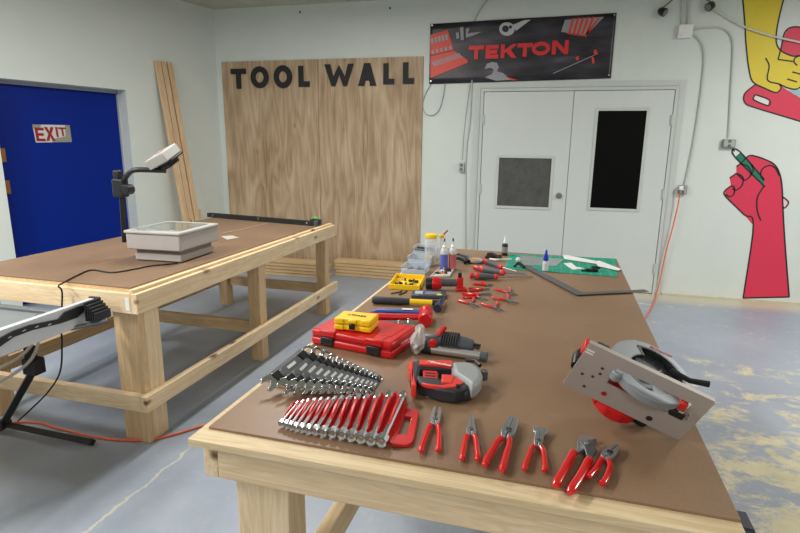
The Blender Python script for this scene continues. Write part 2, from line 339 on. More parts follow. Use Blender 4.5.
mk = MB().cyl((0, 0), .032, 0, .01, 20, Rt(pi/2, 'X')).cyl((0, 0), .02, .01, .035, 20, Rt(pi/2, 'X')); o = mk.build('door_lock', pm('brushed_nickel', (150, 150, 146), .35, .8), d2, bev=.002); o.location = (XM-.075-c2, -.004, 1.0)
for dd_, cc, hx in ((d2, c2, DL+fw+.006), (d3, c3, DRI-.004)):
    for z in (.28, 1.05, 1.78):
        if dd_ is d3 or z < 1.9:
            MB().cyl((hx-cc, -.014), .009, z-.05, z+.05, 12).box(hx-cc-.018, hx-cc+.018, -.008, .0, z-.05, z+.05).build('hinge', WTRIM, dd_, bev=.001)
# plywood panels
for i, (x0, x1, mat, lab) in enumerate(((0.0, 1.218, M_PLYA, 'left plywood panel on the back wall, under the word TOOL'), (1.222, 2.44, M_PLYB, 'right plywood panel on the back wall, under the word WALL'))):
    o = MB().box(-.609, .609, -.009, .009, 0, 2.438).build('plywood_panel', mat, None, smooth=False, bev=.001); o.location = ((x0+x1)/2, -.0105, .001)
    tag(o, lab, 'plywood panel', 'plywood panels on the back wall')
for px, py in ((300, 12), (390, 8)):
    p = Y(px, py); o = MB().cyl((0, 0), .010, 0, .005, 12, Rt(pi/2, 'X')).cyl((.004, -.012), .004, 0, .012, 10, Rt(pi/2, 'X')).build('wall_anchor', BLKM); o.location = (p.x, 0, p.z)
    tag(o, 'small dark wall anchor high above the plywood, %s one' % ('left' if px == 300 else 'right'), 'wall anchor', 'wall anchors above the plywood')
# lettering on the plywood
WLT = thing('wall_lettering', 'black cut-out letters TOOL WALL across the top of the plywood', 'lettering', (1.22, -.0225, 2.2))
lets = [('T', 231, 246, 69, 89), ('O', 250.5, 268.5, 67, 88), ('O', 273.5, 292, 66, 88), ('L', 298, 309.5, 66, 87), ('W', 324, 354, 64.5, 86.5), ('A', 357.5, 376.5, 63.5, 86), ('L', 382.5, 394.5, 63.5, 84.5), ('L', 402, 414.5, 62.5, 84)]
for ch, a, b_, c, e in lets:
    p0 = Y((a+1), e, -.02); p1 = Y(b_, c, -.02); q0 = Y(a, c, -.02)
    w = p1.x-p0.x; h = q0.z-p0.z; mb = MB()
    glyph(mb, ch, w/h, .265, 0, .012, MX.Diagonal((h, h, 1, 1)))
    o = mb.build('letter', BLKM, WLT, smooth=False); o.matrix_local = MX(((1, 0, 0, p0.x-1.22), (0, 0, -1, 0), (0, 1, 0, p0.z-2.2), (0, 0, 0, 1)))
    plabel(o, 'black cut-out letter '+ch)
# banner
bx0, bx1, bz0, bz1 = 2.508, 4.358, 2.168, 2.775; bw, bh = bx1-bx0, bz1-bz0
BAN = thing('wall_banner', 'black vinyl banner with red TEKTON lettering hung above the double door', 'banner', (bx0, -.006, bz0))
def Bp(px, py, y=-.012): p = Y(px, py, y); return (p.x-bx0, p.z-bz0)
nx, ny = 60, 10; vs = []; fs = []
for j in range(ny+1):
    for i in range(nx+1):
        u, w_ = i/nx, j/ny; x = u*bw-(.0 if True else 0); z = w_*bh + (u-.5)*.028
        vs.append((x, -.004-.004*(1+sin(9*u+4*w_))*(.3+sin(pi*u))*.8, z))
for j in range(ny):
    for i in range(nx): a = j*(nx+1)+i; fs.append((a, a+1, a+nx+2, a+nx+1))
t = NT('banner_vinyl'); v = t.coord((1, 1, 1)); w1 = t.noise(t.coord((1.3, 1, 5), rot=(0, .35, 0)), 1.6, 3, .5)
t.l(t.ramp(w1, [(.42, hexc(24, 22, 28)), (.62, hexc(58, 54, 64)), (.8, hexc(92, 88, 98))]), t.b.inputs['Base Color']); t.b.inputs['Roughness'].default_value = .38
o = MB().add(vs, fs).build('banner_sheet', t.m, BAN); sm = o.modifiers.new('thick', 'SOLIDIFY'); sm.thickness = .001
M_BR = pm('banner_red', (214, 44, 46), .45); M_BG = pm('banner_grey', (150, 150, 156), .45); M_BO = pm('banner_orange_red', (214, 66, 48), .45)
def bpoly(name, mat, polys, dy=0.0, par=BAN):
    mb = MB()
    for p in polys:
        q = [Bp(*k) for k in p]; mb.prism(q, 0, .0012, MX(((1, 0, 0, 0), (0, 0, -1, -.0145-dy), (0, 1, 0, 0), (0, 0, 0, 1))))
    return mb.build(name, mat, par, smooth=False)
mb = MB()
for ch, a, b_, c, e in (('T', 468.5, 484.5, 46, 59.7), ('E', 485.5, 499, 45.4, 59), ('K', 500.5, 517.5, 44.6, 58.4), ('T', 517.0, 533, 43.6, 57.2), ('O', 531.5, 550.5, 42.4, 55.6), ('N', 551.5, 569, 40.8, 54.6)):
    p0 = Bp(a, e); p1 = Bp(b_, c); q0 = Bp(a, c)
    w, h = p1[0]-p0[0], (q0[1]-p0[1]); glyph(mb, ch, w/h, .3, 0, .0012, MX(((h, 0, 0, p0[0]), (0, 0, -1, -.0165), (0, h, 0, p0[1]), (0, 0, 0, 1))))
mb.build('banner_lettering', M_BR, BAN, smooth=False)
bpoly('printed_socket_set', M_BO, [[(430.5, 35), (448, 30), (454, 50), (430.5, 55.5)], [(430.5, 56.5), (454, 50.8), (467.5, 60), (468, 63), (434, 77), (430.5, 78)]])
sock = [[(430.8+i*3.6, 38.5-i*.9), (433.2+i*3.6, 37.9-i*.9), (434+i*3.6, 43.5-i*.9), (431.6+i*3.6, 44.1-i*.9)] for i in range(5)]+[[(431.5+i*4.4, 50.5-i*1.0), (433.6+i*4.4, 50-i*1.0), (434.2+i*4.4, 53.4-i*1.0), (432.1+i*4.4, 53.9-i*1.0)] for i in range(5)]+[[(431.5+i*2.6, 62.2-i*.85), (433+i*2.6, 61.7-i*.85), (436.5+i*2.6, 66-i*.9), (435+i*2.6, 66.5-i*.9)] for i in range(11)]
bpoly('printed_sockets', M_BG, sock, .0015)
def disc(cx, cy_, r, n=18, ry=None): return [(cx+r*cos(2*pi*i/n), cy_+(ry or r)*sin(2*pi*i/n)) for i in range(n)]
bpoly('printed_ratchet_head', pm('banner_pale', (186, 186, 190), .45), [disc(507, 29.2, 7.8, ry=6.8), [(513, 25), (524, 20.4), (531, 19.8), (516, 31)]])
bpoly('printed_ratchet_core', pm('banner_dark', (40, 38, 44), .45), [disc(505.5, 29, 3.4), disc(510.5, 27.2, 1.6)], .0015)
bpoly('printed_bits', M_BG, [[(456, 33), (459, 32.5), (459.5, 38.5), (456.5, 39)], [(460, 27.5), (463.5, 27), (464, 40), (461, 40.5)], [(466, 29), (469.5, 28), (468, 34), (471, 33), (482, 32), (474, 35.5), (466, 38)]])
bpoly('printed_wrench_jaw', M_BG, [[(484.5, 69), (487, 64), (492, 62), (497, 63), (499, 67), (497, 71.5), (503, 73), (511, 80), (496, 80.8), (485, 77.5), (492, 74), (494, 70), (491, 68)]])
bpoly('printed_wrench_handle', M_BO, [[(503, 75.5), (507, 77), (518, 80.2), (512, 80.6)]], .0015)
bpoly('printed_wrench_rack', M_BG, [[(565, 20), (604, 17), (586, 35.5), (561, 32)]])
bpoly('printed_rack_strips', M_BO, [[(572+i*5, 18.6-i*.4), (574.5+i*5, 18.4-i*.4), (570.5+i*4.3, 33.6+i*.3), (568+i*4.3, 33.3+i*.3)] for i in range(5)]+[[(567, 33), (584, 35.8), (598, 18), (600, 18), (586, 37), (567, 34.2)]], .0015)
bpoly('printed_pliers', M_BO, [[(575.5, 57.5), (579, 56), (578.5, 60.5), (576, 60)], [(593.5, 51), (596, 49.5), (598, 54.5), (594, 55.5)], [(591.5, 57), (594, 57.5), (594.5, 63.5), (592, 63.5)]])
bpoly('printed_screwdriver', M_BG, [[(553, 73.2), (595, 54.6), (595.3, 55.3), (553.2, 73.9)]])
for gx, gz in ((.02, .015), (bw-.02, .045), (.02, bh-.03), (bw-.02, bh-.005)):
    MB().cyl((gx, 0), .009, 0, .004, 14).build('grommet', STEEL, BAN).matrix_local = MX(((1, 0, 0, 0), (0, 0, -1, -.014), (0, 1, 0, gz), (0, 0, 0, 1)))
# EXIT sign on the blue door (on the leaf plane)
def lwray(px, py, off):
    d_ = ray(px, py); o_ = LWO+LWN*off; k = (o_-CP).dot(LWN)/d_.dot(LWN); X = CP+d_*k; return (X-o_).dot(LWD), X.z
def LWM(off): # local x = -LWD (image right), y up, z out
    return MX(((-LWD.x, 0, LWN.x, (LWO+LWN*off).x), (-LWD.y, 0, LWN.y, (LWO+LWN*off).y), (0, 1, 0, 0), (0, 0, 0, 1)))
EX = thing('exit_sign', 'small torn EXIT sign with red letters on the blue door', 'exit sign', mat=LWM(DD))
def exq(px, py): s_, z_ = lwray(px, py, DD+.003); return (-s_, z_)
MB().prism([exq(32.2, 124.4), exq(69.5, 125.2), exq(71.8, 142), exq(36, 142.5)], .001, .004).build('sign_plate', pm('faded_sign_white', (206, 200, 196), .5), EX, smooth=False)
MB().prism([exq(64.8, 125.2), exq(69.5, 125.2), exq(71.8, 142), exq(52, 142.3), exq(53.5, 138.8), exq(65.5, 136.4)], .004, .005).prism([exq(32.2, 124.4), exq(41, 124.6), exq(40, 127.5), exq(33, 128.5)], .004, .005).build('worn_patch', pm('worn_olive', (142, 142, 128), .6), EX, smooth=False)
mb = MB()
for ch, a, b_, c, e in (('E', 36, 44, 127.5, 141.2), ('X', 45.5, 54, 127, 140.8), ('I', 56, 58.3, 127, 137), ('T', 58.6, 66, 127.3, 136)):
    p0 = exq(a+.7, e); p1 = exq(b_, c); q0 = exq(a, c); w, h = p1[0]-p0[0], q0[1]-p0[1]
    glyph(mb, ch, abs(w/h), .2, .005, .0062, MX(((h, -.06*h, 0, p0[0]), (0, h, 0, p0[1]), (0, 0, 1, 0), (0, 0, 0, 1))))
mb.build('sign_lettering', pm('faded_red', (140, 20, 30), .5), EX, smooth=False)
# wall corner trim strip
o = MB().tube([Y(215, 68, -.012), Y(222.3, 215, -.012)], .008, 8).build('wall_conduit_strip', pm('pale_grey_metal', (150, 156, 158), .4, .3)); tag(o, 'thin grey metal strip running up the wall left of the plywood', 'conduit')
# ------------------------------------------------------------------ murals
def mural(name, label, fills, lines, lw=.013):
    root = thing(name, label, 'mural', (5.9, 0, 1.2)); k = 0
    for pn, col, polys in fills:
        k += 1; mb = MB()
        for p in polys:
            q = [(Y(*a).x-5.9, Y(*a).z-1.2) for a in p]; mb.prism(q, .0002+.0004*k, .0006+.0004*k, WALLM(0, 0))
        mb.build(pn, col, root, smooth=False)
    k += 1; mb = MB()
    for p in lines:
        q = [(Y(*a).x-5.9, -.0005-.0005*k, Y(*a).z-1.2) for a in p]
        q = bez(q, 6) if len(q) > 2 else [V(a) for a in q]
        vs = []; fs = []
        for i, a in enumerate(q):
            d_ = (q[min(i+1, len(q)-1)]-q[max(i-1, 0)]).normalized(); n_ = V((-d_.z, 0, d_.x))*(lw/2); vs += [a+n_, a-n_]
        fs = [(2*i, 2*i+1, 2*i+3, 2*i+2) for i in range(len(q)-1)]
        mb.add([tuple(a) for a in vs], fs)
    mb.build('painted_outline', pm('mural_black', (18, 20, 26), .6), root, smooth=False)
    return root
MR = pm('mural_red', (214, 50, 82), .55, 0, .03, 6); MY = pm('mural_yellow', (222, 200, 48), .55, 0, .03, 6); MG = pm('mural_green', (12, 120, 92), .55); MPK = pm('mural_pink', (236, 196, 200), .55); MW = pm('mural_white', (222, 226, 224), .55); MBL = pm('mural_black', (18, 20, 26), .6)
def pc(l, x0, y0, k): return [(x0+a/k, y0+b/k) for a, b in l]
hand = pc([(98, 497), (128, 282), (100, 250), (45, 195), (45, 178), (62, 165), (58, 142), (78, 128), (78, 108), (92, 98), (112, 78), (128, 76), (160, 86), (190, 102), (206, 130), (213, 170), (216, 240), (222, 340), (234, 494)], 710, 130, 2.96)
fist_lines = [hand[:3]+hand[3:5], hand[4:6], hand[6:8], hand[8:19],
              pc([(62, 165), (72, 170), (70, 190), (58, 197), (46, 190)], 710, 130, 2.96), pc([(78, 128), (97, 140), (94, 165), (76, 178), (66, 172)], 710, 130, 2.96), pc([(92, 100), (112, 108), (122, 130), (105, 148), (92, 142), (80, 130)], 710, 130, 2.96),
              pc([(122, 100), (128, 120), (118, 135)], 710, 130, 2.96), pc([(160, 150), (150, 135), (155, 115), (175, 105), (192, 112), (205, 135)], 710, 130, 2.96), pc([(160, 165), (140, 200), (140, 240), (150, 268)], 710, 130, 2.96), pc([(98, 497), (234, 494)], 710, 130, 2.96)]
mural('pencil_hand_mural', 'painted red fist and forearm gripping a green pencil, on the back wall', [
    ('painted_pencil_end', MPK, [pc([(205, 205), (214, 196), (232, 215), (222, 230), (214, 228)], 710, 130, 2.96)]),
    ('painted_forearm', MR, [hand]),
    ('painted_pencil', MG, [pc([(74, 80), (90, 66), (160, 146), (162, 166)], 710, 130, 2.96)]),
    ('painted_pencil_wood', MW, [pc([(68, 58), (90, 66), (74, 80)], 710, 130, 2.96)]),
    ('painted_pencil_lead', MBL, [pc([(66, 55), (74, 60), (71, 66)], 710, 130, 2.96)])],
    fist_lines+[pc([(213, 197), (222, 203), (232, 215), (222, 230), (214, 228)], 710, 130, 2.96), pc([(66, 55), (90, 66), (160, 146)], 710, 130, 2.96), pc([(66, 55), (74, 80), (162, 168)], 710, 130, 2.96)])
# yellow arm holding a red saw; continues past the frame on the right
arm = [(742.5, -3), (744.5, 20), (746, 45), (749, 70), (753, 82), (764, 88), (776, 92.5), (781, 88), (779, 84), (788, 88), (797, 89), (803, 84), (812, 74), (818, 60), (800, 56), (792, 56), (780, 50), (776, 40), (778, 22), (784, -3)]
saw = [(756, 84), (746, 92), (743.5, 98), (746, 104), (756, 108), (799, 121), (830, 131), (830, 104), (795, 95), (778, 84), (764, 88)]
sawh = [(778, 59.5), (783, 40), (787, 30), (793, 27), (806, 28), (822, 50), (834, 80), (830, 104), (812, 98), (812, 74), (806, 58), (793, 61.5)]
mural('saw_hand_mural', 'painted yellow arm and hand holding a red handsaw, high on the back wall', [
    ('painted_saw', MR, [saw, sawh]), ('painted_slot', MW, [[(754, 96.5), (756, 95), (769, 100), (768, 105.5), (754, 100)]]), ('painted_arm', MY, [arm]), ('painted_thumb', MY, [disc(802, 61, 8, 16, 5.5)]), ('painted_blade', pm('mural_teal', (150, 190, 196), .6), [[(788, 90), (800, 98), (805, 88), (798, 90)]])],
    [arm[:9], arm[8:12], arm[13:], saw[:8], [(778, 59.5), (781, 48), (785, 32), (793, 27), (806, 28)], [(778, 59.5), (793, 61.5)], [(797, 65.5), (794, 62), (795, 58), (800, 55.5)], [(765.5, 58), (769, 66), (767.5, 80), (779, 84)], [(787, 79), (797, 82)], [(792, 72), (804, 75)], [(754, 96.5), (756, 95), (769, 100), (768, 105.5), (754, 100), (754, 96.5)]], .012)
# ------------------------------------------------------------------ outlets, conduits, lights on the wall
CON = pm('conduit_paint', (190, 194, 188), .5, 0, .03)
def wtube(name, label, cat, pts, r, mat=CON, y=-.012, smooth=True):
    q = [V((Y(px, py, y).x, y, Y(px, py, y).z)) for px, py in pts]
    if smooth and len(q) > 2: q = bez(q, 8)
    o0 = q[0].copy(); o = MB().tube([a-o0 for a in q], r, 8).build(name, mat); o.location = o0; return tag(o, label, cat)
def outlet(px, py, label, w=.07, h=.11, mat=None, plugs=0):
    p = Y(px, py); r = thing('electrical_outlet', label, 'outlet', (p.x, 0, p.z), 0, 'electrical outlets on the back wall')
    MB().box(-w/2, w/2, -.045, 0, -h/2, h/2).build('outlet_box', mat or pm('galvanised', (140, 144, 142), .45, .5), r, bev=.004)
    MB().box(-w/2+.008, w/2-.008, -.048, -.045, -h/2+.008, h/2-.008).build('face_plate', pm('plate_grey', (170, 172, 168), .5), r, bev=.001)
    for s in (1, -1): MB().cyl((0, 0), .014, .048, .052, 14, Tr(0, 0, s*.022) @ Rt(pi/2, 'X')).build('socket', pm('socket_grey', (96, 98, 96), .5), r)
    if plugs: MB().box(-.045, -.005, -.085, -.048, .0, .04).build('plug', WHT, r, bev=.004)
    return r
outlet(462, 167, 'grey outlet box left of the double door', .06, .1, CON)
outlet(682, 189.5, 'grey outlet box right of the double door with an orange cord plugged in', .075, .09, plugs=1)
outlet(728, 143.5, 'grey double outlet box at the tip of the painted pencil', .11, .08)
wtube('wall_conduit', 'thin white conduit dropping to the outlet left of the double door', 'conduit', [(472, 80), (470, 120), (466, 160), (465.5, 250)], .007)
wtube('wall_cable', 'white cable running down to the outlet left of the double door', 'cable', [(470, 84), (467, 105), (463.5, 135), (462, 160)], .004)
wtube('looped_cable', 'loop of grey cable hanging below the left end of the banner', 'cable', [(431, 84), (425, 95), (422.5, 105), (425, 113), (432, 115.5), (439, 110), (443, 97), (445, 84)], .004, pm('cable_grey', (158, 162, 158), .5))
wtube('ceiling_cable', 'thin grey cable rising from the banner top to the ceiling', 'cable', [(474, 21), (480, 10), (489, -2)], .005, pm('cable_grey2', (170, 172, 168), .5))
wtube('wall_conduit', 'white conduit curving from the junction box down to the pencil-tip outlet', 'conduit', [(690, 30), (706, 28), (722, 28.5), (731, 36), (733, 50), (731, 90), (728.5, 137)], .008)
wtube('wall_conduit', 'pair-side white conduit bowing down from the junction box beside the door', 'conduit', [(689, 33), (698, 38), (704, 52), (702, 85), (694, 140), (685, 184)], .009)
wtube('wall_conduit', 'short white conduit from the ceiling into the left of the junction box', 'conduit', [(682, -6), (682, 27)], .009)
wtube('wall_conduit', 'short white conduit from the ceiling into the right of the junction box', 'conduit', [(688.5, -6), (688, 27)], .011)
wtube('wall_cable', 'white cable swooping from the right lamp across the yellow arm', 'cable', [(714, 9), (728, 18), (745, 27), (765, 34), (785, 39), (806, 43.5)], .009, pm('cable_white', (206, 208, 200), .5), -.02)
p = Y(684.5, 32); jb = thing('junction_box', 'square white junction box between the two black emergency lamps', 'junction box', (p.x, 0, p.z))
MB().box(-.062, .062, -.05, 0, -.06, .06).build('box_body', WHT, jb, bev=.004); MB().cyl((-.04, -.04), .005, .05, .053, 8, Rt(pi/2, 'X')).build('screw', STEEL, jb)
for px, py, s, lab in ((662.5, 11.5, -1, 'left black emergency lamp head left of the white junction box'), (710.5, 6, 1, 'right black emergency lamp head right of the white junction box')):
    p = Y(px, py, -.06); q = Y(684, -12, -.03); r = thing('emergency_lamp', lab, 'lamp', (p.x, p.y, p.z), 0, 'emergency lamp heads')
    m = Rt(-s*.9, 'Z') @ Rt(pi/2+.5, 'X')
    MB().lathe([(.0, -.04), (.02, -.04), (.036, -.02), (.04, .03), (.034, .034), (.0, .034)], 18, m).build('lamp_head', BLK, r)
    MB().cyl((0, 0), .031, .034, .037, 18, m).build('lamp_lens', pm('lens', (120, 120, 118), .15), r)
    MB().tube([(0, 0, .02)]+[tuple(a) for a in bez([(0, 0, .035), ((q.x-p.x)*.45, .02, .10), (q.x-p.x, .03, q.z-p.z)], 6)], .007, 8).build('lamp_arm', pm('arm_grey', (110, 112, 110), .4, .4), r)
# orange cord from outlet to the floor
pts = [V((Y(680, 192, -.06).x, -.06, Y(680, 192).z))]+[Y(a, b_, -.05) for a, b_ in ((678, 205), (672, 230), (666, 252), (660, 280), (657, 292))]
f1 = U(650, 310, .008); f2 = U(640, 324, .008); f3 = U(630, 335, .008)
pts = pts+[V((pts[-1].x-.02, -.12, .012)), V((f1.x, f1.y, .008)), V((f2.x, f2.y, .008)), V((f3.x, f3.y, .008)), V((4.6, -1.6, .008))]
o = MB().tube(bez(pts, 8), .006, 8).build('extension_cord', ORANGE); tag(o, 'orange extension cord hanging from the right outlet down to the floor', 'cord')
fl = [U(a, b_, .008) for a, b_ in ((24, 422), (60, 429), (95, 437), (125, 440), (150, 439.5), (175, 434), (198, 427))]
fl = [V((.7, -4.2, .008))]+fl+[U(215, 423, .008), U(250, 414, .008), V((3.3, -4.0, .008)), V((4.4, -3.2, .008))]
o = MB().tube(bez(fl, 8), .006, 8).build('extension_cord', ORANGE); tag(o, 'orange extension cord on the floor in front of the left workbench', 'cord')
# ================================================================== workbenches
def board(root, name, x0, x1, y0, y1, z0, z1, mat, bev=.003):
    cx, cy2, cz = (x0+x1)/2, (y0+y1)/2, (z0+z1)/2; o = MB().box(x0-cx, x1-cx, y0-cy2, y1-cy2, z0-cz, z1-cz).build(name, mat, root, bev=bev, smooth=False); o.location = (cx, cy2, cz); return o
# right (near) bench
RW, RL = 1.148, 2.518
RT = thing('workbench', 'near pine workbench with brown hardboard top covered in hand tools', 'workbench', (3.009, -5.0972, 0), -.0299, 'pine workbenches')
board(RT, 'tabletop', 0, RW, 0, RL, .826, .8435, PLYE, .001)
board(RT, 'hardboard_sheet', .020, RW-.001, .052, RL-.002, .8437, HT, M_HB, .001)
ap0, ap1 = .733, .8255
board(RT, 'apron', .055, RW-.05, .03, .068, ap0, ap1, WX); board(RT, 'apron', .055, RW-.05, RL-.07, RL-.032, ap0, ap1, WX)
board(RT, 'apron', .055-.038, .0545, .03, RL-.03, ap0, ap1, WY); board(RT, 'apron', RW-.0495, RW-.012, .03, RL-.03, ap0, ap1, WY)
for (x0, x1) in ((.075, .215), (RW-.215, RW-.075)):
    for (y0, y1) in ((.069, .16), (RL/2-.045, RL/2+.045), (RL-.16, RL-.071)): board(RT, 'leg', x0, x1, y0, y1, .001, ap1-.0005, WZ)
for (x0, x1) in ((.216, .254), (RW-.254, RW-.216)): board(RT, 'lower_rail', x0, x1, .12, RL-.09, .40, .489, WY)
board(RT, 'lower_rail', .255, RW-.255, RL/2-.019, RL/2+.019, .40, .489, WX); board(RT, 'lower_rail', .255, RW-.255, RL-.155, RL-.117, .40, .489, WX)
# left bench
LW_, LL_ = 1.1403, 2.4344; a2 = -.0231
LTO = V((1.907-cos(a2)*LW_, -3.9702-sin(a2)*LW_, 0))
LT = thing('workbench', 'left pine workbench with dusty brown top holding the overhead projector', 'workbench', LTO, a2, 'pine workbenches')
board(LT, 'tabletop', 0, LW_-.014, .006, LL_, .807, .8245, WY2, .001)
board(LT, 'hardboard_sheet', .002, LW_-.016, .004, LL_-.002, .8247, HL, M_HB2, .001)
board(LT, 'top_strip', LW_-.0135, LW_+.012, -.01, LL_-.02, .8068, .8225, WY)
a0_, a1_ = .705, .8065
board(LT, 'apron', -.02, LW_-.001, -.018, .02, a0_, a1_, WX); board(LT, 'apron', 0, LW_-.04, LL_-.05, LL_-.012, a0_, a1_, WX2)
board(LT, 'apron', LW_, LW_+.036, -.018, LL_-.01, a0_, a1_, WY); board(LT, 'apron', 0, .038, .021, LL_-.051, a0_, a1_, WY2)
board(LT, 'leg', LW_-.15, LW_-.001, .021, .058, .001, a0_+.06, WZ2); board(LT, 'leg', LW_-.039, LW_-.001, .059, .165, .001, a0_+.06, WZ)
board(LT, 'leg', .039, .15, .021, .11, .001, a0_+.06, WZ2)
for y0 in (LL_/2-.06, LL_-.15):
    board(LT, 'leg', LW_-.094, LW_-.005, y0, y0+.09, .001, a0_+.085, WZ2); board(LT, 'leg', .039, .128, y0, y0+.09, .001, a0_+.085, WZ2)
lr0, lr1 = .193, .278
board(LT, 'lower_rail', -.03, LW_-.0005, -.018, .0205, lr0, lr1, WX); board(LT, 'lower_rail', LW_, LW_+.036, -.018, LL_+.03, lr0, lr1, WY)
board(LT, 'lower_rail', .0, .0385, .021, LL_-.05, lr0, lr1, WY2); board(LT, 'lower_rail', .129, LW_-.095, LL_/2-.03, LL_/2+.008, lr0, lr1, WX2); board(LT, 'lower_rail', .129, LW_-.095, LL_-.12, LL_-.082, lr0, lr1, WX2)
mb = MB().box(-.011, .011, -.0195, -.018, -.03, .03); o = mb.build('price_sticker', WHT, LT, smooth=False); o.location = (LW_-.02, 0, .752)
# ------------------------------------------------------------------ lumber
z = .001
for i in range(5):
    o = MB().box(-.54, .54, -.07, .07, 0, .036).build('lumber_board', wood('stack_pine', 'x', (214, 186, 142), (182, 146, 100), i*.9), None, bev=.003, smooth=False); o.location = (2.02+.01*(i % 2), -.17-.006*i, z); z += .039
    tag(o, ('bottom', 'second from bottom', 'middle', 'second from top', 'topmost')[i]+' board of the right lumber stack under the plywood', 'board', 'boards stacked against the back wall')
z = .001
for i in range(5):
    o = MB().box(-.66, .66, -.07, .07, 0, .036).build('lumber_board', wood('stack_pine', 'x', (214, 186, 142), (182, 146, 100), 5+i*.9), None, bev=.003, smooth=False); o.location = (.80-.02*(i % 3), -.36-.008*i, z); z += .039
    tag(o, ('bottom', 'second from bottom', 'middle', 'second from top', 'topmost')[i]+' board of the left lumber stack behind the left workbench', 'board', 'boards stacked against the back wall')
for i, (s0, s1, lab) in enumerate(((.825, .80, 'leftmost of the pine boards leaning on the left wall corner'), (.755, .735, 'middle of the three pine boards leaning on the left wall corner'), (.680, .655, 'rightmost of the pine boards leaning on the left wall corner'))):
    top = LWp(s0, 2.35, .022); bot = LWp(s1, .01, .36); d_ = (top-bot); ln = d_.length; zz = d_.normalized(); xx = LWD-zz*LWD.dot(zz); xx.normalize(); yy = zz.cross(xx)
    m = MX(((xx.x, yy.x, zz.x, bot.x), (xx.y, yy.y, zz.y, bot.y), (xx.z, yy.z, zz.z, bot.z), (0, 0, 0, 1)))
    o = MB().box(-.030, .030, -.019, .019, 0, ln).build('leaning_board', wood('lean_pine', 'z', (218, 192, 156), (184, 146, 108), i*1.4), None, bev=.003, smooth=False); o.matrix_world = m
    tag(o, lab, 'board', 'boards leaning in the left corner')
p = Y(197, 209, -.5); o = MB().box(-.06, .06, -.045, .045, 0, p.z-.001).build('timber_offcut', WZ, None, bev=.003, smooth=False); o.location = (p.x, -.56, .001); tag(o, 'upright pine offcut standing behind the left workbench by the corner', 'timber offcut')
# ================================================================== left bench items
PJ = thing('overhead_projector', 'grey overhead projector with black arm and angled head on the left bench', 'projector', (1.622, -3.26, HL), .03)
MB().box(-.148, .155, -.17, .17, .004, .045).build('base', GREY, PJ, bev=.006)
MB().box(-.14, .147, -.162, .162, .045, .072).build('recess_band', GREYD, PJ)
MB().box(-.175, .175, -.2, .2, .072, .165).build('body', GREY, PJ, bev=.008, seg=3)
mb = MB(); mb.box(-.182, .182, -.208, .206, .165, .183); mb.build('top_rim', GREYL, PJ, bev=.006)
MB().prism([(.15, -.15), (.145, .15), (-.145, .15), (-.15, -.15), (-.12, -.165), (.12, -.165)], .1832, .1862).build('glass_stage', pm('stage_glass', (150, 156, 152), .08, .2, .1, 3, 0, 1), PJ, bev=.001)
ring_m = MB(); ring(0, 0, .125, .125, .121, .121, .1863, .1868, None, ring_m, 40); ring_m.build('fresnel_ring', pm('ring_grey', (120, 128, 122), .4), PJ)
yp = -3.40
def PJp(px, py, y=yp): p = Y(px, py, y); q = PJ.matrix_local  # local coords
PJI = (Tr(1.622, -3.26, HL) @ Rt(.03, 'Z')).inverted()
def pj(px, py, y=yp): return PJI @ Y(px, py, y)
b0, b1, b2 = pj(124.8, 242), pj(121.5, 190), pj(121.5, 181)
MB().tube([b0, b1], .02, 4).build('post', BLKM, PJ, bev=.002)
cpt = pj(120.5, 187.5); 
MB().box(cpt.x-.035, cpt.x+.035, cpt.y-.03, cpt.y+.03, cpt.z-.055, cpt.z+.05).box(cpt.x-.03, cpt.x+.01, cpt.y-.02, cpt.y+.02, cpt.z+.04, cpt.z+.10).build('arm_clamp', BLK, PJ, bev=.008)
MB().cyl((0, 0), .03, -.03, .03, 18, Tr(cpt.x+.045, cpt.y, cpt.z-.01) @ Rt(pi/2, 'X')).build('focus_knob', BLK, PJ, bev=.003)
MB().tube(bez([pj(122, 184), pj(126, 177), pj(131, 171.5), pj(137, 169.8, -3.39), pj(150, 170, -3.36), pj(166, 170.5, -3.32)], 6), .015, 8).build('arm', BLK, PJ)
hc = pj(163.5, 156.5, -3.32); hm = Tr(*hc) @ Rt(.40, 'X') @ Rt(-.42, 'Y')
hd = MB().box(-.072, .072, -.08, .07, -.026, .030, hm).build('lens_head', GREYL, PJ, bev=.006)
MB().box(-.045, .078, -.05, .07, -.040, -.0265, hm).box(-.06, .04, -.05, .05, -.065, -.041, hm).build('head_bracket', BLK, PJ, bev=.004)
text_mesh('3M', .04, .0006, pm('logo_red', (214, 60, 54), .5), 'head_logo', PJ, hm @ Tr(-.005, -.0, .0305) @ Rt(.2, 'Z'), off=.0012)
cpts = [(178, 263), (165, 264.5), (150, 266), (135, 269), (112, 272.5), (92, 270), (78, 275), (62, 283.5)]
q = [L(a, b_, .004) for a, b_ in cpts]+[L(57.5, 286, .0), V((1.42, -4.02, .80)), U(54, 303, .76)]
q = q[:-3]+[L(58.5, 286.5, .004)]
e1 = L(58.5, 286.5); q += [V((e1.x-.01, -4.02, .79)), Y(61, 326, -4.045), Y(62, 345, -4.045), Y(60, 372, -4.045), Y(48, 392, -4.045), Y(30, 410, -4.045), Y(18, 421, -4.045)]
o = MB().tube(bez(q, 6), .0042, 8).build('power_cord', BLKM); o.parent = PJ; o.matrix_parent_inverse = PJI
